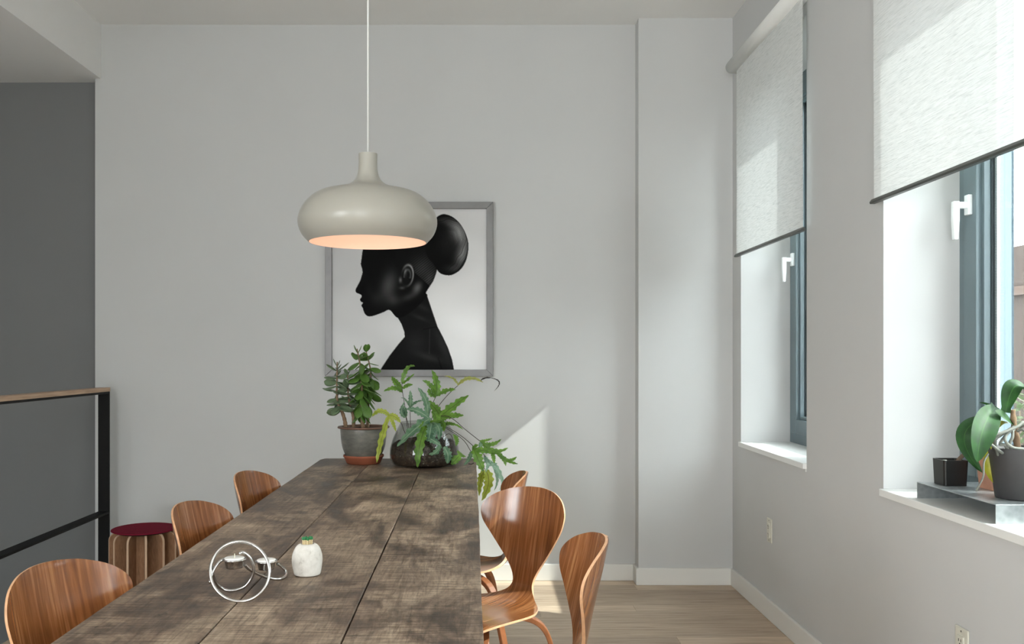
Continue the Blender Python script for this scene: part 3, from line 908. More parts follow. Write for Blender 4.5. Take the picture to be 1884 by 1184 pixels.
def paint_portrait(nx, nz):
    """grey value of every point of the print, in a local frame u 222..1103 (left to right), v 137..1058 (top to bottom)"""
    SS = 2
    U = np.linspace(222, 1103, nx * SS); V = np.linspace(137, 1058, nz * SS)
    u, v = np.meshgrid(U, V)
    def inside(poly):
        r = np.zeros(u.shape, bool); n = len(poly)
        for i in range(n):
            x1, y1 = poly[i]; x2, y2 = poly[(i + 1) % n]
            if y1 == y2: continue
            c = ((y1 > v) != (y2 > v)) & (u < (x2 - x1) * (v - y1) / (y2 - y1) + x1)
            r ^= c
        return r
    def closed(pts, n=160):
        return [tuple(p) for p in catmull(pts + [pts[0]], n)]
    def gs(cx, cy, sx, sy, rot=0):
        c, s = math.cos(rot), math.sin(rot)
        a = ((u - cx) * c + (v - cy) * s) / sx; b = (-(u - cx) * s + (v - cy) * c) / sy
        return np.exp(-(a * a + b * b))
    rs = np.random.RandomState(4)
    img = 190 + 20 * (u - 222) / 881 + 14 * (v - 137) / 921 + 26 * gs(930, 800, 260, 300) + 10 * gs(300, 950, 200, 200) - 8 * gs(260, 420, 160, 240)
    img += 4 * np.sin(u * 0.013 + 1.2 * np.sin(v * 0.011)) * np.sin(v * 0.017)
    body = [(495, 1060), (550, 975), (600, 910), (636, 868), (634, 840), (618, 795), (590, 748), (562, 722), (548, 712), (640, 690), (700, 660), (760, 624),
            (790, 715), (822, 810), (852, 868), (882, 932), (905, 1000), (916, 1060)]
    head = closed([(392, 420), (388, 455), (395, 482), (397, 503), (391, 525), (384, 548), (369, 577), (358, 600), (362, 616), (380, 624), (391, 631), (391, 642), (383, 655),
                   (389, 668), (400, 674), (391, 689), (399, 705), (404, 722), (415, 742), (436, 752), (470, 745), (515, 728), (552, 716), (600, 760), (680, 720), (760, 640), (757, 618), (772, 590), (800, 545),
                   (820, 480), (830, 380), (790, 290), (700, 245), (600, 230), (500, 250), (425, 310), (400, 370)], 420)
    bun = closed([(770, 300), (800, 210), (845, 172), (900, 182), (950, 225), (984, 288), (997, 350), (986, 425), (955, 482), (908, 514), (870, 517), (832, 502), (800, 455), (765, 410), (750, 350)], 220)
    ib, ih, ibn = inside(body), inside(head), inside(bun)
    bd = 20 + 24 * gs(775, 985, 80, 22, .3) + 22 * gs(860, 930, 30, 130, -.4) + 20 * gs(725, 760, 50, 12, .4) + 16 * gs(740, 700, 46, 16, .5) + 14 * gs(700, 900, 60, 60) + 2 * rs.randn(*u.shape)
    bd += 22 * np.exp(-((u - (778 + (v - 830) * -0.02)) / 3.0) ** 2) * (v > 820) * (v < 965)
    bd -= 16 * np.exp(-((v - (826 - (u - 740) * 0.2)) / 3.0) ** 2) * (u > 740)
    bd -= 14 * np.exp(-((u - (830 + (v - 1000) * 0.3)) / 4.0) ** 2) * (v > 985)
    bd += 18 * np.exp(-((u - (760 + (v - 624) * 0.335)) / 6.0) ** 2) * (v < 810)
    img = np.where(ib, bd, img)
    hd = 7 + 62 * gs(545, 575, 46, 90, .25) + 34 * gs(575, 660, 36, 36) + 84 * gs(708, 588, 24, 36, .5) + 40 * gs(660, 640, 50, 22, -.4) + 18 * gs(470, 650, 36, 40)
    hd += 22 * gs(392, 515, 8, 5) + 9 * gs(432, 600, 22, 40)
    hair = (u > 585) & (v < 470) | (u > 690) & (v < 610) & ((u - 690) * 0.9 + 470 > v - 30)
    hs = 12 + 70 * (0.5 + 0.3 * np.sin((u * 0.62 + v * 0.78) * 0.55) + 0.2 * np.sin((u * 0.5 + v * 0.86) * 1.13)) * (gs(735, 480, 70, 80, .4) + 0.8 * gs(775, 545, 26, 56, .5))
    hd = np.where(hair, hs, hd)
    # ear
    ex, ey = 650, 520
    c, s = math.cos(0.12), math.sin(0.12)
    a = ((u - ex) * c + (v - ey) * s) / 38; b = (-(u - ex) * s + (v - ey) * c) / 69
    rr = np.sqrt(a * a + b * b)
    hd = np.where(rr < 1.0, 14 + 0 * hd, hd)
    hd += (150 * np.exp(-((rr - 0.88) / 0.11) ** 2)) * np.clip(0.45 + 0.75 * (a * 0.6 - b * 0.5), 0.06, 1) * (rr < 1.12)
    hd += 60 * np.exp(-((rr - 0.5) / 0.12) ** 2) * (b < 0.2) * (a > -0.5) + 90 * gs(612, 545, 8, 16) + 60 * gs(622, 590, 16, 9) + 50 * gs(640, 500, 9, 26)
    img = np.where(ih, hd, img)
    ang = np.arctan2((v - 350) / 172, (u - 860) / 135); rad = np.hypot((u - 860) / 135, (v - 350) / 172)
    wob = 0.05 * np.sin(ang * 3.1) + 0.02 * np.sin(ang * 11 + 1)
    tab = rs.rand(900); tab = (tab + np.roll(tab, 1) + 0.6 * np.repeat(rs.rand(180), 5)) / 2.6
    st_ = np.interp((rad + wob) * 330 + 40 * np.sin(ang * 1.7), np.arange(900), tab)
    st_ = 0.25 + 0.75 * st_
    bn = 9 + (190 * gs(948, 275, 44, 70, -.45) + 170 * gs(962, 400, 34, 70, .3) + 60 * gs(880, 215, 70, 22, .3) + 50 * gs(905, 480, 46, 22) + 26 * gs(880, 330, 60, 80)) * np.clip(st_, 0.05, 1.0)
    bn *= np.clip((1.02 - rad) * 14, 0.35, 1)
    img = np.where(ibn, bn, img)
    img = np.clip(img, 3, 245)
    img = img.reshape(nz, SS, nx, SS).mean((1, 3))
    c_ = img / 255.0
    return np.where(c_ <= 0.04045, c_ / 12.92, ((c_ + 0.055) / 1.055) ** 2.4)
NXP, NZP = 300, 312
ink = paint_portrait(NXP, NZP)
px0, px1, pz0, pz1 = X0 + fw - .003, X1 - fw + .003, Z0 + fw - .003, Z1 - fw + .003
gx, gz = np.meshgrid(np.linspace(px0, px1, NXP), np.linspace(pz1, pz0, NZP))
vv = np.stack([gx.ravel() - pic.location.x, np.full(gx.size, YB - 0.014) - pic.location.y, gz.ravel() - pic.location.z], 1)
ii = np.arange((NXP * NZP)).reshape(NZP, NXP)
ff = np.stack([ii[:-1, :-1].ravel(), ii[1:, :-1].ravel(), ii[1:, 1:].ravel(), ii[:-1, 1:].ravel()], 1)
me = bpy.data.meshes.new('print')
me.from_pydata(vv.tolist(), [], ff.tolist())
ca = me.color_attributes.new('ink', 'FLOAT_COLOR', 'POINT')
cc = np.ones((NXP * NZP, 4), np.float32); cc[:, :3] = ink.ravel()[:, None]
ca.data.foreach_set('color', cc.ravel())
tag(link('print', me, M['print'], pic), 'black and white photograph of a person in profile wearing a high collar')
part('backing_board', MB().box(px0, px1, YB - 0.012, YB - 0.001, pz0, pz1), M['sill'], pic, True)

# ------------------------------------------------------------------ leaf builders
def lobe(mb, pts, w, tilt=0.0, wav=0.2, n=12, m=0, ruf=0.10, ph=0.0, base=0.35, fold=0.15, tip=0.75):
    p0, p1, p2 = [Vector(p) for p in pts]
    c = p1 * 2 - (p0 + p2) * 0.5
    b = len(mb.v); UQ = (-1, -0.5, 0, 0.5, 1)
    for i in range(n + 1):
        t = i / n
        q = p0 * (1 - t) ** 2 + c * 2 * t * (1 - t) + p2 * t * t
        T = ((c - p0) * (1 - t) + (p2 - c) * t).normalized()
        N0 = Vector((0, -0.8, 0.6)); N0 = (N0 - T * N0.dot(T)).normalized()
        N0 = Matrix.Rotation(tilt, 3, T) @ N0
        S = T.cross(N0).normalized()
        f = (math.sin(PI * min(1, t ** tip))) ** 0.6 if 0 < t < 1 else 0
        f = max(f, base * (1 - t) ** 2) if t < 0.5 else f
        if i == n: f = 0.02
        for u in UQ:
            hw = 0.5 * w * f * (1 + wav * math.sin(t * 38 + ph + (1.5 if u > 0 else 0)) * (abs(u) > 0.9))
            z = fold * hw * abs(u) + ruf * w * math.sin(t * 17 + ph + (2 if u > 0 else 0)) * (abs(u) > 0.9) * f
            mb.v.append(tuple(q + S * (u * hw) + N0 * z))
    for i in range(n):
        for k in range(4):
            a = b + i * 5 + k
            uv = [((UQ[k] + 1) / 2, i / n), ((UQ[k + 1] + 1) / 2, i / n), ((UQ[k + 1] + 1) / 2, (i + 1) / n), ((UQ[k] + 1) / 2, (i + 1) / n)]
            mb.quad((a, a + 1, a + 6, a + 5), m, uv, True)

# ------------------------------------------------------------------ jade plant
JY = 4.36; JX = (669 - CX) * JY / F
sau = tag(link('saucer', MB().lathe([(0.075, 0), (0.082, 0.004), (0.094, 0.03), (0.098, 0.034), (0.098, 0.042), (0.093, 0.042), (0.088, 0.034), (0.078, 0.010), (0.01, 0.008)], 48, cap0=True, cap1=True).mesh('saucer'), M['terracotta'], loc=(JX, JY, ZT + .0005)),
          'terracotta saucer under the grey glazed jade plant pot', 'saucer')
zp = ZT + 0.0125
pot = thing('jade_plant', 'jade plant with thick green leaves in a grey glazed pot', 'plant', (JX, JY, zp))
pp = [(0.068, 0.0), (0.074, 0.003), (0.088, 0.03), (0.102, 0.065), (0.109, 0.105), (0.112, 0.145), (0.112, 0.158)]
pot_o = part('pot', MB().lathe([tuple(p) for p in catmull(pp, 30)] + [(0.104, 0.160), (0.100, 0.14), (0.097, 0.10)], 56, cap0=True), M['glaze'], pot)
part('pot_rim', MB().lathe([(0.111, 0.158), (0.124, 0.160), (0.126, 0.164), (0.124, 0.168), (0.112, 0.169), (0.104, 0.166), (0.101, 0.156)], 56), M['pot_rim'], pot_o)
part('soil', MB().lathe([(0.101, 0.146), (0.06, 0.152), (0.02, 0.15)], 32, cap1=True, jitter=lambda p: p + Vector((0, 0, 0.006 * mnoise.noise(p * 40)))), M['soil'], pot)
def jz(u, v, dy=0.0): return P(590 + u / 4.933, 630 + v / 4.933, JY + dy)
stems = [([(228, 770, -.04), (215, 690, -.04), (180, 590, -.05), (150, 520, -.06), (148, 340, -.06), (150, 175, -.06)], .0105, 'jade_grey', 0.36),
         ([(298, 770, -.03), (296, 670, -.03), (265, 560, -.04), (248, 440, -.05), (246, 260, -.05)], .0095, 'jade_grey', 0.42),
         ([(385, 770, -.03), (375, 690, -.04), (372, 560, -.05), (374, 400, -.05), (360, 220, -.04), (330, 55, -.04)], .0105, 'jade_green', 0.30),
         ([(425, 770, .02), (432, 640, .02), (432, 520, .02), (448, 400, .02), (452, 250, .01), (408, 60, .0)], .0085, 'jade_green', 0.42)]
def jade_leaf_mesh(name):
    mb = MB(); n, k = 9, 8
    for i in range(n + 1):
        t = i / n
        hw = 0.29 * (math.sin(PI * t ** 1.25) ** 0.62 if 0 < t < 1 else 0) + 0.03 * (1 - t)
        th = 0.075 * (math.sin(PI * min(1, t ** 0.9 * 0.96 + .04)) ** 0.6) + 0.004
        bend = 0.10 * t * t
        for a in range(k):
            an = 2 * PI * a / k
            mb.v.append((t, hw * math.cos(an), th * math.sin(an) * 0.55 + bend))
    for i in range(n):
        for a in range(k):
            a2 = (a + 1) % k
            mb.quad((i * k + a, i * k + a2, (i + 1) * k + a2, (i + 1) * k + a), 0, None, True)
    return mb.mesh(name)
jme = {}
for c in ('jade_green', 'jade_grey'):
    jme[c] = jade_leaf_mesh('jade_leaf'); jme[c].materials.append(M[c])
for si, (pts, rad, colr, t0) in enumerate(stems):
    path = smooth3([jz(*p) for p in pts], 40)
    rads = [rad * (1 - 0.72 * (k / 39)) * (1 + 0.10 * math.sin(k * 1.9)) for k in range(40)]
    bo = part('branch', MB().sweep(path, rads, 10), M['bark'], pot, True)
    npair = (17, 15, 19, 17)[si]
    for q in range(npair):
        t = t0 + (1 - t0) * (q + 0.3) / npair
        k = min(38, int(t * 39)); pos = path[k]
        T = (path[k + 1] - path[k]).normalized()
        for sgn in (1, -1):
            az = q * 1.35 + si * 0.8 + (PI if sgn < 0 else 0) + R.uniform(-.3, .3)
            rise = 0.7 * (t - 0.6) * 2 + R.uniform(-.55, .45) - (1.5 if si >= 2 and t < 0.88 else 0.35) * (1 - t * 0.6)
            d = Vector((math.cos(az), math.sin(az) * 0.8, rise)).normalized()
            if q == npair - 1: d = Vector((0.6 * math.cos(az), 0.6 * math.sin(az), 0.8)).normalized()
            L = R.uniform(0.050, 0.078) * (0.6 if q >= npair - 2 else 1.0) * (1.12 if si == 2 else 1)
            nrm = Vector((0, 0, 1)) if abs(d.z) < .9 else Vector((1, 0, 0))
            yv = nrm.cross(d).normalized(); zv = d.cross(yv)
            rm = Matrix((d, yv, zv)).transposed().to_4x4()
            rm = rm @ Matrix.Rotation(R.uniform(-1.1, 1.1), 4, 'X')
            lo = bpy.data.objects.new('leaf', jme[colr]); COL.objects.link(lo); lo.parent = bo
            lo.matrix_local = Matrix.Translation(pos - Vector(pot.location)) @ rm @ Matrix.Diagonal((L, L * R.uniform(.85, 1.1), L, 1))

# ------------------------------------------------------------------ glass vase with fern
VY = 4.29; VX = (781 - CX) * VY / F
vs = F / VY
vase = thing('glass_vase_fern', 'blue star fern growing in a rounded clear glass vase of soil', 'plant', (VX, VY, ZT + .0008))
gp = [(0.120, 0.0), (0.150, 0.006), (0.163, 0.030), (0.166, 0.060), (0.162, 0.090), (0.150, 0.130), (0.132, 0.170), (0.118, 0.197), (0.114, 0.206)]
gpo = [tuple(p) for p in catmull(gp, 40)]
gin = [(r - 0.0035, max(z, 0.005)) for r, z in gpo][::-1]
part('vase', MB().lathe(gpo + gin, 64, cap0=True, cap1=True), M['vase_glass'], vase)
so = [(0.115, 0.006), (0.144, 0.010), (0.157, 0.032), (0.1605, 0.060), (0.157, 0.088), (0.150, 0.105), (0.13, 0.115), (0.09, 0.122), (0.04, 0.126), (0.005, 0.127)]
def soil_j(p):
    k = 1 if p.z > 0.09 else 0.25
    d = mnoise.noise(p * 45) * 0.010 * k + mnoise.noise(p * 110) * 0.004 * k
    rr_ = math.hypot(p.x, p.y)
    f = 1 - abs(mnoise.noise(p * 60)) * 0.02
    return Vector((p.x * f, p.y * f, p.z + d))
part('soil', MB().lathe([tuple(p) for p in catmull(so, 26)], 56, cap0=True, cap1=True, jitter=soil_j), M['soil_chunky'], vase)
A2 = lambda u, v, Y: P(680 + u / 5.383, 660 + v / 5.383, Y)
A3 = lambda u, v, Y: P(800 + u / 6.967, 760 + v / 6.967, Y)
def frond(fn, k, stem, lobes, colr, rad=0.0016):
    """stem: [(u,v,Y)...]; lobes: [((u,v,Y),(u,v,Y),(u,v,Y),w,tilt)]"""
    mb = MB(); ph = R.uniform(0, 6)
    for L in lobes:
        pts = [fn(*p) for p in L[:3]]
        lobe(mb, pts, L[3] / k * pts[1].y / F, L[4] if len(L) > 4 else R.uniform(-.35, .35), ph=ph, n=30)
        ph += 1.3
    fo = part('frond', mb, M[colr], vase, True)
    if stem:
        part('stem', MB().sweep(smooth3([fn(*p) for p in stem], 14), rad, 6), M['stem_dark'], fo, True)
K2, K3 = 5.383, 6.967
B = 4.29
frond(A2, K2, [(420, 860, B), (375, 690, B + .02), (350, 470, B + .03), (328, 340, B + .03), (320, 230, B + .03)],
      [((320, 240, B + .03), (370, 100, B + .03), (450, 72, B + .0), 48), ((322, 245, B + .03), (385, 200, B + .01), (445, 145, B - .02), 42), ((322, 285, B + .03), (262, 235, B + .0), (220, 175, B - .02), 60),
       ((326, 328, B + .03), (245, 290, B), (140, 320, B - .03), 48), ((330, 295, B + .03), (375, 262, B + .05), (428, 255, B + .06), 40)], 'fern_green')
frond(A2, K2, [(440, 860, B), (408, 680, B + .01), (402, 560, B + .01), (400, 475, B + .01)],
      [((400, 480, B + .01), (405, 400, B + .01), (402, 310, B + .01), 46), ((402, 478, B + .01), (460, 430, B), (525, 413, B - .02), 34), ((400, 475, B + .01), (355, 405, B), (310, 385, B - .02), 26)], 'fern_blue')
frond(A2, K2, [(430, 860, B - .02), (380, 640, B - .02), (362, 570, B - .02)],
      [((364, 575, B - .02), (318, 525, B - .03), (345, 425, B - .02), 44), ((360, 570, B - .02), (350, 500, B - .05), (330, 470, B - .05), 40)], 'fern_blue')
frond(A2, K2, [(540, 860, B), (590, 560, B + .03), (625, 440, B + .05), (660, 365, B + .06)],
      [((660, 368, B + .06), (662, 240, B + .06), (615, 108, B + .04), 72), ((655, 355, B + .06), (605, 265, B + .03), (522, 213, B), 58), ((665, 362, B + .06), (760, 318, B + .05), (852, 305, B + .03), 72), ((655, 368, B + .06), (605, 345, B + .02), (588, 290, B), 60)], 'fern_green')
frond(A2, K2, [(560, 860, B), (610, 640, B), (690, 580, B - .01), (705, 570, B - .01)],
      [((700, 570, B - .01), (835, 465, B), (982, 358, B + .02), 100), ((705, 572, B - .01), (820, 562, B - .03), (932, 560, B - .05), 70), ((705, 575, B - .01), (648, 490, B + .03), (570, 412, B + .05), 84)], 'fern_green')
frond(A2, K2, [(560, 860, B), (575, 700, B - .04), (590, 600, B - .09)],
      [((605, 585, B - .09), (455, 690, B - .15), (272, 866, B - .2), 112), ((590, 590, B - .09), (485, 520, B - .10), (368, 495, B - .11), 78), ((575, 570, B - .09), (560, 420, B - .05), (480, 283, B - .03), 66)], 'fern_blue')
frond(A2, K2, [(560, 860, B), (570, 740, B - .06), (565, 660, B - .11)],
      [((570, 640, B - .11), (500, 840, B - .2), (476, 1075, B - .21), 96), ((590, 620, B - .1), (690, 610, B - .12), (765, 588, B - .14), 62)], 'fern_green')
frond(A2, K2, [(580, 860, B), (600, 740, B - .05), (615, 640, B - .1)],
      [((615, 630, B - .1), (600, 720, B - .17), (585, 800, B - .2), 84), ((640, 630, B - .1), (690, 700, B - .16), (682, 805, B - .19), 66), ((560, 780, B - .18), (620, 800, B - .2), (705, 855, B - .2), 74)], 'fern_blue')
frond(A2, K2, [(430, 870, B), (345, 720, B - .02), (315, 640, B - .06), (260, 585, B - .1), (190, 560, B - .12)],
      [((195, 562, B - .12), (105, 515, B - .14), (24, 572, B - .17), 52), ((190, 560, B - .12), (118, 800, B - .18), (70, 1028, B - .21), 64), ((192, 556, B - .12), (255, 575, B - .13), (305, 630, B - .15), 56), ((196, 560, B - .12), (235, 640, B - .14), (260, 718, B - .16), 36)], 'fern_yellow')
frond(A2, K2, [(560, 860, B), (615, 590, B + .05), (680, 470, B + .08), (780, 350, B + .11), (875, 262, B + .13)],
      [((878, 262, B + .13), (825, 195, B + .12), (735, 168, B + .11), 34), ((880, 255, B + .13), (990, 192, B + .15), (1125, 232, B + .16), 46)], 'fern_dry')
frond(A2, K2, None, [((1100, 215, B + .16), (1150, 188, B + .16), (1225, 192, B + .16), 18), ((1215, 192, B + .16), (1285, 235, B + .16), (1230, 320, B + .16), 12)], 'fern_dark')
frond(A2, K2, [(600, 870, B), (680, 690, B), (740, 660, B - .02)], [((740, 655, B - .02), (830, 645, B - .05), (930, 700, B - .07), 32), ((720, 650, B - .02), (790, 640, B - .04), (835, 660, B - .05), 44)], 'fern_green')
frond(A2, K2, [(600, 870, B), (690, 760, B - .05), (760, 880, B - .19)], [((700, 850, B - .19), (655, 925, B - .21), (585, 940, B - .21), 70), ((735, 870, B - .2), (775, 950, B - .2), (765, 1035, B - .19), 80)], 'fern_blue')
frond(A2, K2, [(640, 870, B), (790, 740, B - .08), (860, 930, B - .17)], [((890, 955, B - .16), (850, 1000, B - .18), (805, 1040, B - .18), 84), ((870, 905, B - .14), (905, 950, B - .14), (955, 965, B - .14), 36), ((830, 745, B - .10), (862, 800, B - .12), (855, 862, B - .13), 44)], 'fern_green')
frond(A2, K2, [(600, 870, B), (640, 720, B - .03), (650, 620, B - .06)],
      [((640, 640, B - .06), (560, 640, B - .12), (490, 700, B - .16), 74), ((650, 630, B - .06), (720, 640, B - .10), (735, 720, B - .14), 64), ((650, 625, B - .06), (650, 560, B - .04), (610, 520, B - .03), 60), ((660, 640, B - .06), (700, 590, B - .05), (760, 610, B - .07), 50)], 'fern_green')
frond(A2, K2, [(590, 870, B), (620, 760, B - .04), (625, 660, B - .09)],
      [((625, 650, B - .09), (640, 720, B - .15), (640, 790, B - .18), 60), ((620, 650, B - .09), (545, 720, B - .15), (545, 800, B - .19), 60)], 'fern_pale')
# right-hand trailing fronds
C = 4.24
frond(A3, K3, [(-60, 120, B), (100, 30, B - .02), (235, 75, C), (400, 215, C), (575, 352, C)],
      [((572, 355, C), (640, 350, C + .02), (738, 320, C + .03), 38), ((600, 372, C), (720, 400, C + .01), (852, 330, C + .02), 60), ((590, 365, C), (760, 480, C - .02), (940, 440, C), 64), ((740, 470, C - .01), (860, 560, C - .03), (910, 675, C - .04), 56),
       ((800, 510, C - .02), (930, 605, C - .03), (1066, 646, C - .03), 56), ((920, 600, C - .03), (990, 595, C - .03), (1048, 555, C - .02), 44), ((735, 480, C - .01), (750, 560, C - .04), (765, 640, C - .05), 56)], 'fern_green')
frond(A3, K3, [(-60, 200, B), (60, 150, B), (180, 190, C - .03), (360, 305, C - .03), (520, 442, C - .04)],
      [((495, 455, C - .04), (560, 600, C - .06), (622, 745, C - .06), 132), ((520, 450, C - .04), (640, 480, C - .05), (775, 490, C - .05), 84), ((480, 470, C - .04), (520, 420, C - .05), (560, 410, C - .05), 60)], 'fern_green')
frond(A3, K3, [(-60, 220, B), (60, 160, B), (170, 205, C - .02), (365, 340, C - .01), (465, 492, C)],
      [((470, 480, C), (440, 580, C - .04), (372, 662, C - .05), 56), ((575, 370, C - .02), (585, 420, C - .03), (560, 470, C - .04), 50)], 'fern_blue')
frond(A3, K3, [(500, 460, C), (600, 500, C), (650, 560, C)],
      [((640, 540, C), (700, 640, C), (802, 640, C - .02), 70), ((670, 610, C), (800, 720, C), (890, 965, C - .01), 70), ((740, 680, C), (800, 840, C + .01), (758, 990, C + .01), 36), ((650, 570, C), (680, 650, C - .03), (648, 755, C - .04), 46), ((810, 760, C), (870, 860, C), (822, 985, C), 30)], 'fern_pale')
frond(A3, K3, [(520, 470, C), (600, 600, C + .01), (640, 720, C + .01)],
      [((640, 730, C + .01), (690, 880, C + .01), (600, 1120, C + .02), 120), ((640, 740, C + .02), (590, 840, C + .03), (570, 1060, C + .04), 84)], 'fern_yellow')
part('fallen_tendril', MB().sweep(smooth3([A3(432, 645, 4.31), A3(470, 650, 4.29), A3(500, 635, 4.28)], 8), 0.002, 5), M['fern_dark'], vase, True)

# ------------------------------------------------------------------ wire candle holder, candles
A7 = lambda u, v, Y: P(340 + u / 5.92, 940 + v / 5.92, Y)
ch = thing('candle_holder', 'looped polished steel wire candle holder', 'candle holder', (-0.50, 1.92, ZT))
wr = 0.0034
ringp = []
for k in range(56):
    a = 2 * PI * k / 56
    ringp.append(A7(600 - 322 * math.cos(a), 655 - 326 * math.sin(a), 1.903 + 0.028 * math.sin(a)))
part('ring', MB().sweep(ringp, wr, 10, closed=True), M['steel'], ch, True)
part('ring', MB().sweep(smooth3([A7(590, 462, 1.955), A7(640, 448, 1.96), A7(712, 512, 1.965), A7(752, 620, 1.97), A7(730, 720, 1.975), A7(650, 822, 1.974), A7(510, 864, 1.974), A7(400, 835, 1.972), A7(335, 765, 1.955), A7(302, 680, 1.935), A7(290, 600, 1.915)], 50), wr, 10), M['steel'], ch, True)
part('ring', MB().sweep(smooth3([A7(425, 522, 1.945), A7(380, 548, 1.94), A7(330, 610, 1.93), A7(292, 690, 1.92), A7(276, 780, 1.908)], 24), wr, 10), M['steel'], ch, True)
part('ring', MB().sweep(smooth3([A7(652, 584, 1.958), A7(700, 630, 1.985), A7(780, 675, 2.02), A7(900, 722, 2.06), A7(1020, 738, 2.076), A7(1092, 712, 2.10), A7(1105, 660, 2.12), A7(1060, 604, 2.115), A7(1008, 572, 2.09)], 44), wr, 10), M['steel'], ch, True)
for (u, v0, v1, Y, lab, wlab) in ((540, 520, 612, 1.945, 'front', 'white tealight candle with a wick in the front cup of the wire holder'), (888, 540, 628, 2.065, 'rear', 'white tealight candle in the rear cup beside the stone match holder')):
    ctop, cb = A7(u, v0, Y), A7(u, v1, Y)
    h = ctop.z - cb.z
    cup = MB().lathe([(0.0135, 0), (0.0175, 0), (0.0180, 0.003), (0.0185, 0.004), (0.0205, h - 0.004), (0.0245, h - 0.002), (0.0255, h), (0.0245, h + 0.0015), (0.0205, h - 0.001), (0.0182, 0.006), (0.002, 0.005)], 32, c=(cb.x, Y, cb.z), cap0=True, cap1=True)
    part('cup', cup, M['steel'], ch, True)
    tl = thing('tealight_candle', wlab, 'candle', (cb.x, Y, cb.z + 0.006), group='tealight candles')
    part('wax', MB().lathe([(0.0175, 0), (0.0192, h - 0.008), (0.0205, h - 0.005), (0.0215, h - 0.0035), (0.0205, h - 0.0025), (0.004, h - 0.003)], 28, cap0=True, cap1=True), M['wax'], tl)
    part('wick', MB().sweep([(0, 0, h - 0.005), (0.0006, 0, h + 0.0005), (0.0004, 0, h + 0.006)], 0.0009, 6), M['wick'], tl)

# ------------------------------------------------------------------ stone match holder and matches
SY = 2.135; SX = (565.5 - CX) * SY / F
def stone_j(p):
    f = 1 + 0.05 * mnoise.noise(Vector((p.x * 28, p.y * 28, p.z * 20 + 3)))
    return Vector((p.x * f * 1.02, p.y * f * 0.95, p.z))
spf = [(0.002, 0.0), (0.020, 0.0), (0.0285, 0.001), (0.0315, 0.007), (0.0345, 0.022), (0.0355, 0.036), (0.0335, 0.052), (0.0275, 0.066), (0.0205, 0.0725), (0.0165, 0.0735), (0.0145, 0.072), (0.0135, 0.05), (0.002, 0.046)]
tag(link('match_holder', MB().lathe([tuple(p) for p in catmull(spf, 44)], 40, jitter=stone_j, cap0=True, cap1=True).mesh('match_holder'), M['stone'], loc=(SX, SY, ZT + .0006)),
    'egg shaped white stone match holder standing on the table', 'match holder')
mt = thing('match', 'green tipped wooden match standing in the white stone holder', 'match', group='matches in the stone holder')
part('stick', MB().box(-0.0011, 0.0011, -0.0011, 0.0011, 0, 0.038), M['match_wood'], mt)
part('head', MB().sphere((0, 0, 0.0395), 0.0026, 8, 6, sc=(1, 1, 1.35)), M['match_head'], mt)
mp_ = [(0.0, 0.0)] + [(0.0052 * math.cos(2 * PI * k / 6), 0.0052 * math.sin(2 * PI * k / 6)) for k in range(6)] + [(0.0098 * math.cos(2 * PI * k / 11 + .2), 0.0098 * math.sin(2 * PI * k / 11 + .2)) for k in range(11)]
for i, (a, b) in enumerate(mp_):
    o = mt if i == 0 else copy_tree(mt)
    o.location = (SX + a, SY + b, ZT + 0.0475 + R.uniform(-0.001, 0.002))
    o.rotation_euler = (-b * 6 + R.uniform(-.04, .04), a * 6 + R.uniform(-.04, .04), R.uniform(0, 1.5))

# ------------------------------------------------------------------ window sill: metal stand, pots, orchid
ZSL = ZSILL + 0.0255
sx0, sx1, sy0, sy1, sh = 1.412, 1.625, 2.46, 2.905, 0.053
stand = thing('metal_riser', 'galvanised sheet metal riser on the window sill', 'stand', (sx0, sy0, ZSL))
part('top_sheet', MB().box(sx0, sx1, sy0, sy1, ZSL + sh - 0.0025, ZSL + sh), M['galv'], stand, True, bevel=0.001)
part('leg', MB().box(sx0, sx1, sy0, sy0 + 0.0025, ZSL, ZSL + sh - 0.0025), M['galv'], stand, True)
part('leg', MB().box(sx0, sx1, sy1 - 0.0025, sy1, ZSL, ZSL + sh - 0.0025), M['galv'], stand, True)
ZK = ZSL + sh + 0.0005

def rrect(cx, cy, hx, hy, r, n=5):
    pts = []
    for q, (sx, sy) in enumerate(((1, 1), (-1, 1), (-1, -1), (1, -1))):
        for k in range(n + 1):
            a = PI / 2 * q + PI / 2 * k / n
            pts.append((cx + sx * (hx - r) + r * math.cos(a), cy + sy * (hy - r) + r * math.sin(a)))
    return pts
def box_pot(mb, cx, cy, h0, h1, z0, z1, th, r=0.008):
    """square pot: outer from half width h0 (base) to h1 (top), hollow"""
    rings = [(h0, z0), (h1, z1), (h1 - th, z1), (h1 - th, z0 + (z1 - z0) * 0.55)]
    n = None; b = len(mb.v)
    for hw, z in rings:
        o = rrect(cx, cy, hw, hw, min(r, hw * .4)); n = len(o)
        for p in o: mb.v.append((p[0], p[1], z))
    for i in range(len(rings) - 1):
        for k in range(n):
            k2 = (k + 1) % n
            mb.quad((b + i * n + k, b + i * n + k2, b + (i + 1) * n + k2, b + (i + 1) * n + k))
    mb.quad([b + k for k in range(n)][::-1]); mb.quad([b + 3 * n + k for k in range(n)])
    return mb
bp = thing('square_planter', 'small black square planter with a cut stub on the metal riser', 'planter', (1.487, 2.842, ZK))
part('pot', box_pot(MB(), 1.487, 2.842, 0.036, 0.039, ZK, ZK + 0.080, 0.004), M['pot_black'], bp, True)
part('soil', MB().prism(rrect(1.487, 2.842, 0.0345, 0.0345, .006), 'z', ZK + 0.05, ZK + 0.072), M['soil'], bp, True)
part('stub', MB().sweep(smooth3([(1.500, 2.845, ZK + 0.06), (1.520, 2.838, ZK + 0.088), (1.545, 2.83, ZK + 0.112), (1.562, 2.825, ZK + 0.135)], 12), 0.0062, 8), M['twig'], bp, True)
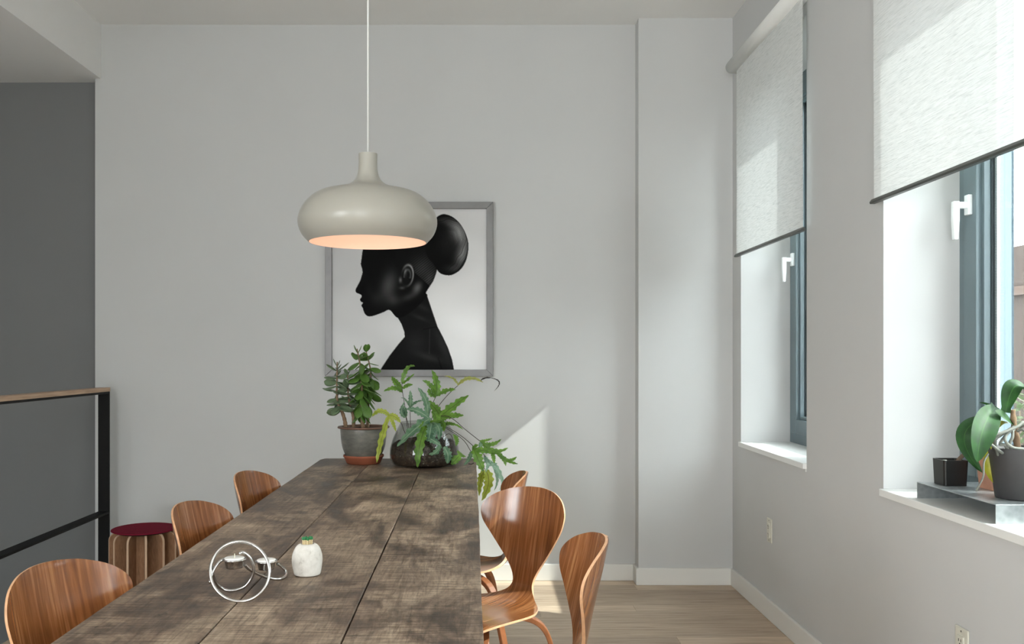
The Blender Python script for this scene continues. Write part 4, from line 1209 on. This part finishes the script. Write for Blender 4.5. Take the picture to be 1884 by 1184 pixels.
part('moss', MB().sphere((1.466, 2.835, ZK + 0.072), 0.012, 10, 6, sc=(1, 1.3, .5)).sphere((1.478, 2.86, ZK + 0.072), 0.009, 10, 6, sc=(1.2, 1, .5)), M['root'], bp, True)

tp = thing('terracotta_planter', 'pale terracotta square planter behind the grey orchid pot', 'planter', (1.585, 2.742, ZK))
part('pot', box_pot(MB(), 1.588, 2.745, 0.044, 0.052, ZK, ZK + 0.112, 0.007, 0.012), M['terracotta_pale'], tp, True)
part('soil', MB().prism(rrect(1.588, 2.745, 0.0425, 0.0425, .01), 'z', ZK + 0.065, ZK + 0.098), M['soil'], tp, True)

OX, OY = 1.545, 2.572
orc = thing('orchid', 'potted orchid with broad leaves and grey aerial roots in a charcoal pot', 'plant', (OX, OY, ZK))
part('pot', MB().lathe([(0.060, 0), (0.063, 0.002), (0.0815, 0.142), (0.081, 0.145), (0.078, 0.145), (0.073, 0.10)], 56, cap0=True), M['pot_grey'], orc)
part('bark_mix', MB().lathe([(0.0765, 0.128), (0.05, 0.134), (0.01, 0.137)], 30, cap1=True, jitter=lambda p: p + Vector((0, 0, 0.008 * mnoise.noise(p * 70)))), M['soil'], orc)
A6 = lambda u, v, Y: P(1740 + u / 3.82, 680 + v / 3.82, Y)
KO = 3.82
def oleaf(p, w, mt_, tilt=0.0, fold=0.3):
    mb = MB(); pts = [A6(*q) for q in p]
    lobe(mb, pts, w / KO * pts[1].y / F, tilt, wav=0, ruf=0, n=20, base=0.5, fold=fold, tip=0.85)
    part('leaf', mb, M[mt_], orc, True)
oleaf(((470, 385, 2.57), (360, 285, 2.60), (236, 230, 2.64)), 70, 'orchid_leaf', 1.05)
oleaf(((350, 262, 2.585), (262, 420, 2.52), (222, 648, 2.50)), 175, 'orchid_leaf', -0.1)
oleaf(((300, 330, 2.62), (130, 470, 2.62), (258, 722, 2.60)), 110, 'orchid_leaf', 0.35)
oleaf(((420, 300, 2.56), (500, 110, 2.57), (600, 250, 2.58)), 130, 'orchid_leaf', -0.5)
oleaf(((475, 390, 2.57), (405, 330, 2.55), (345, 285, 2.55)), 90, 'orchid_leaf', 0.2)
oleaf(((440, 375, 2.58), (350, 405, 2.56), (318, 560, 2.55)), 52, 'orchid_yellow', 0.4)
oleaf(((310, 560, 2.60), (290, 680, 2.60), (345, 800, 2.59)), 52, 'orchid_yellow', 0.2)
part('stem', MB().sweep(smooth3([A6(500, 640, 2.572), A6(505, 560, 2.572), A6(490, 450, 2.572), A6(478, 370, 2.572), A6(470, 280, 2.572)], 20), [0.011 - 0.004 * k / 19 + 0.0012 * math.sin(k * 1.7) for k in range(20)], 10), M['bark'], orc, True)
roots = [[(545, 365, 2.53), (500, 400, 2.52), (400, 440, 2.51), (300, 470, 2.51), (295, 500, 2.51), (340, 540, 2.515), (400, 585, 2.53)],
         [(480, 420, 2.55), (430, 450, 2.53), (420, 500, 2.52), (470, 545, 2.52), (545, 555, 2.53)],
         [(470, 400, 2.55), (470, 470, 2.53), (450, 520, 2.53), (470, 590, 2.54)],
         [(460, 410, 2.55), (400, 450, 2.54), (350, 490, 2.54), (350, 540, 2.54), (370, 600, 2.55)],
         [(500, 430, 2.56), (540, 420, 2.55), (590, 470, 2.54), (600, 540, 2.54), (580, 600, 2.55)],
         [(480, 400, 2.56), (440, 440, 2.54), (380, 520, 2.53), (420, 530, 2.525), (440, 600, 2.54)],
         [(520, 400, 2.56), (560, 390, 2.55), (620, 430, 2.55), (640, 520, 2.55), (620, 600, 2.55)],
         [(300, 590, 2.53), (268, 650, 2.52), (265, 740, 2.52), (240, 800, 2.53), (214, 850, 2.54)]]
for k, rt in enumerate(roots):
    part('root', MB().sweep(smooth3([A6(*p) for p in rt], 22), (0.0026 if k == 7 else 0.0042), 7), M['root'], orc, True)
